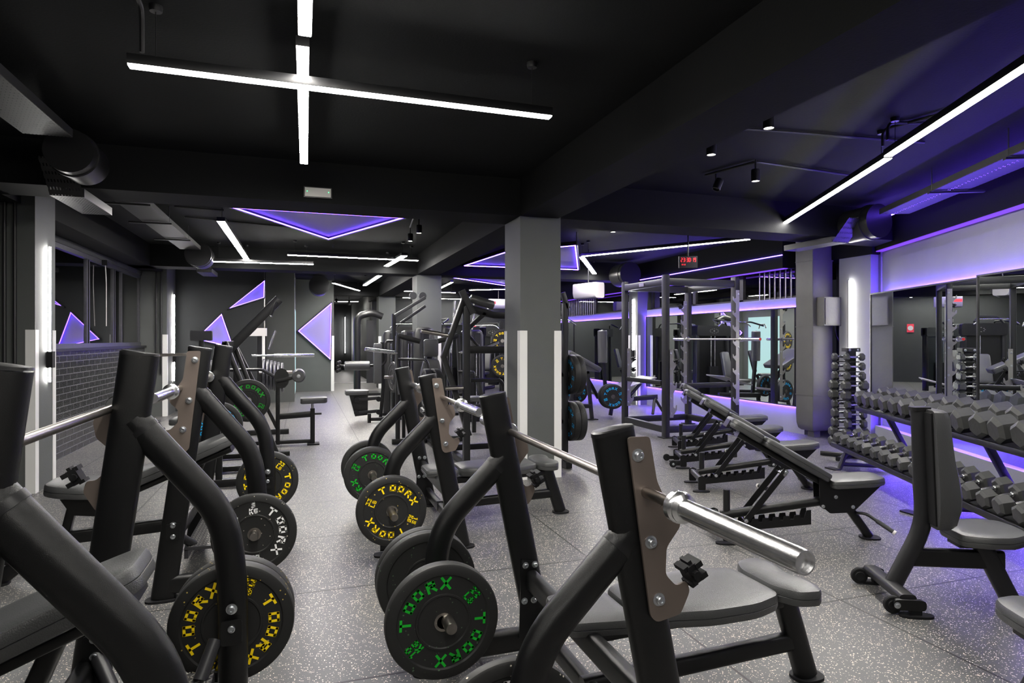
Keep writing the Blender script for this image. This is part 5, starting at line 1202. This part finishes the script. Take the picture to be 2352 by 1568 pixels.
plate((3.75, 11.9, 1.42), 'yellow', 'small looking yellow lettered plate left of the big column, upper', R(-20), 0); plate((3.75, 11.9, .92), 'yellow', 'small looking yellow lettered plate left of the big column, lower', R(-20), 40)
tag(obj('plate_post', G().tube((3.75, 12.0, 0), (3.75, 12.0, 1.8), .06), 'black'), 'black post carrying the two far yellow plates', 'post')
t = thing('padded_bench', 'flat padded machine seat seen low between middle and big column', 'bench', (2.9, 9.4, 0))
obj('pad', G().pad(rnd([(-.45, -.13), (.45, -.13), (.45, .13), (-.45, .13)], .04), (2.85, 9.4, .50), (1, 0, 0), (0, 1, 0), .07), 'leather', t)
obj('frame', G().tube((2.4, 9.4, .42), (3.3, 9.4, .42), .06), 'black', t); obj('frame_leg', G().tube((2.5, 9.4, .02), (2.5, 9.4, .42), .06), 'black', t); obj('frame_leg', G().tube((3.2, 9.4, .02), (3.2, 9.4, .42), .06), 'black', t)
obj('upright', G().tube((3.2, 9.45, .02), (3.05, 9.45, 1.3), .06), 'black', t)

# reverse hyper and T-bar right of the big column
t = thing('hyper_bench', 'black plate-loaded bench with tilted pad right of the big column', 'gym machine', (4.9, 10.6, 0))
for y in (10.35, 11.05):
    obj('a_leg', G().sweep([(4.45, y, .02), (4.66, y, .88)], rrect(.06, .06, .006), (0, 1, 0)), 'greysteel', t); obj('a_leg', G().sweep([(4.95, y, .02), (4.86, y, .88)], rrect(.06, .06, .006), (0, 1, 0)), 'greysteel', t)
    obj('tie', G().tube((4.62, y, .86), (4.9, y, .86), .06), 'greysteel', t); obj('foot_plate', G().bb((4.86, y-.06, 0), (5.05, y+.06, .015)), 'rubber', t)
obj('low_tie', G().tube((4.5, 10.35, .25), (4.92, 10.35, .25), .07), 'greysteel', t)
d = Vector((.80, 0, -.42)).normalized()
obj('pad', G().pad(rnd([(-.38, -.3), (.34, -.3), (.34, .3), (-.38, .3)], .05), (4.85, 10.7, 1.00), d, (0, 1, 0), .09), 'leather', t)
obj('swing_arm', G().tube((4.95, 10.7, .85), (5.25, 10.7, .35), .06), 'black', t)
obj('peg', G().rod((5.3, 10.2, .42), (5.3, 11.2, .42), .024), 'barsteel', t)
for i, y in enumerate((10.22, 10.32)): plate((5.30, y, .42), 'blue', ('blue lettered 55 lb plate right of the tilted pad bench, front of its pair', 'second plate behind the blue lettered one right of the tilted pad bench')[i], R(-12), -25, blank=i == 1)
plate((5.0, 11.15, .45), 'blue', 'blue lettered plate standing inside the tilted pad bench', R(-12), 60)
t = thing('back_extension', 'low back extension with purple lit foot plate and vertical roller by the far mirror', 'gym machine', (5.9, 10.9, 0))
obj('foot_plate', G().prism([(-.35, -.3), (.35, -.3), (.35, .3), (-.35, .3)], (6.1, 10.9, .62), Vector((.9, 0, .25)).normalized(), (0, 1, 0), .02), 'galv', t)
obj('rail', G().tube((5.5, 10.7, .30), (6.5, 10.7, .34), .09, .06, (0, 0, 1)), 'steelblack', t); obj('support', G().tube((5.9, 10.8, .3), (6.2, 10.8, .6), .05), 'black', t)
obj('leg', G().tube((6.45, 10.7, .32), (6.6, 10.6, .02), .05), 'black', t); obj('leg', G().tube((6.45, 10.7, .32), (6.35, 10.6, .02), .05), 'black', t); obj('leg', G().tube((5.55, 10.7, .3), (5.5, 10.7, .02), .06), 'black', t)
obj('column', G().tube((5.52, 10.9, .3), (5.45, 10.9, 1.0), .06), 'black', t); roller(t, (5.44, 10.9, 1.0), (5.43, 10.9, 1.62), .09)
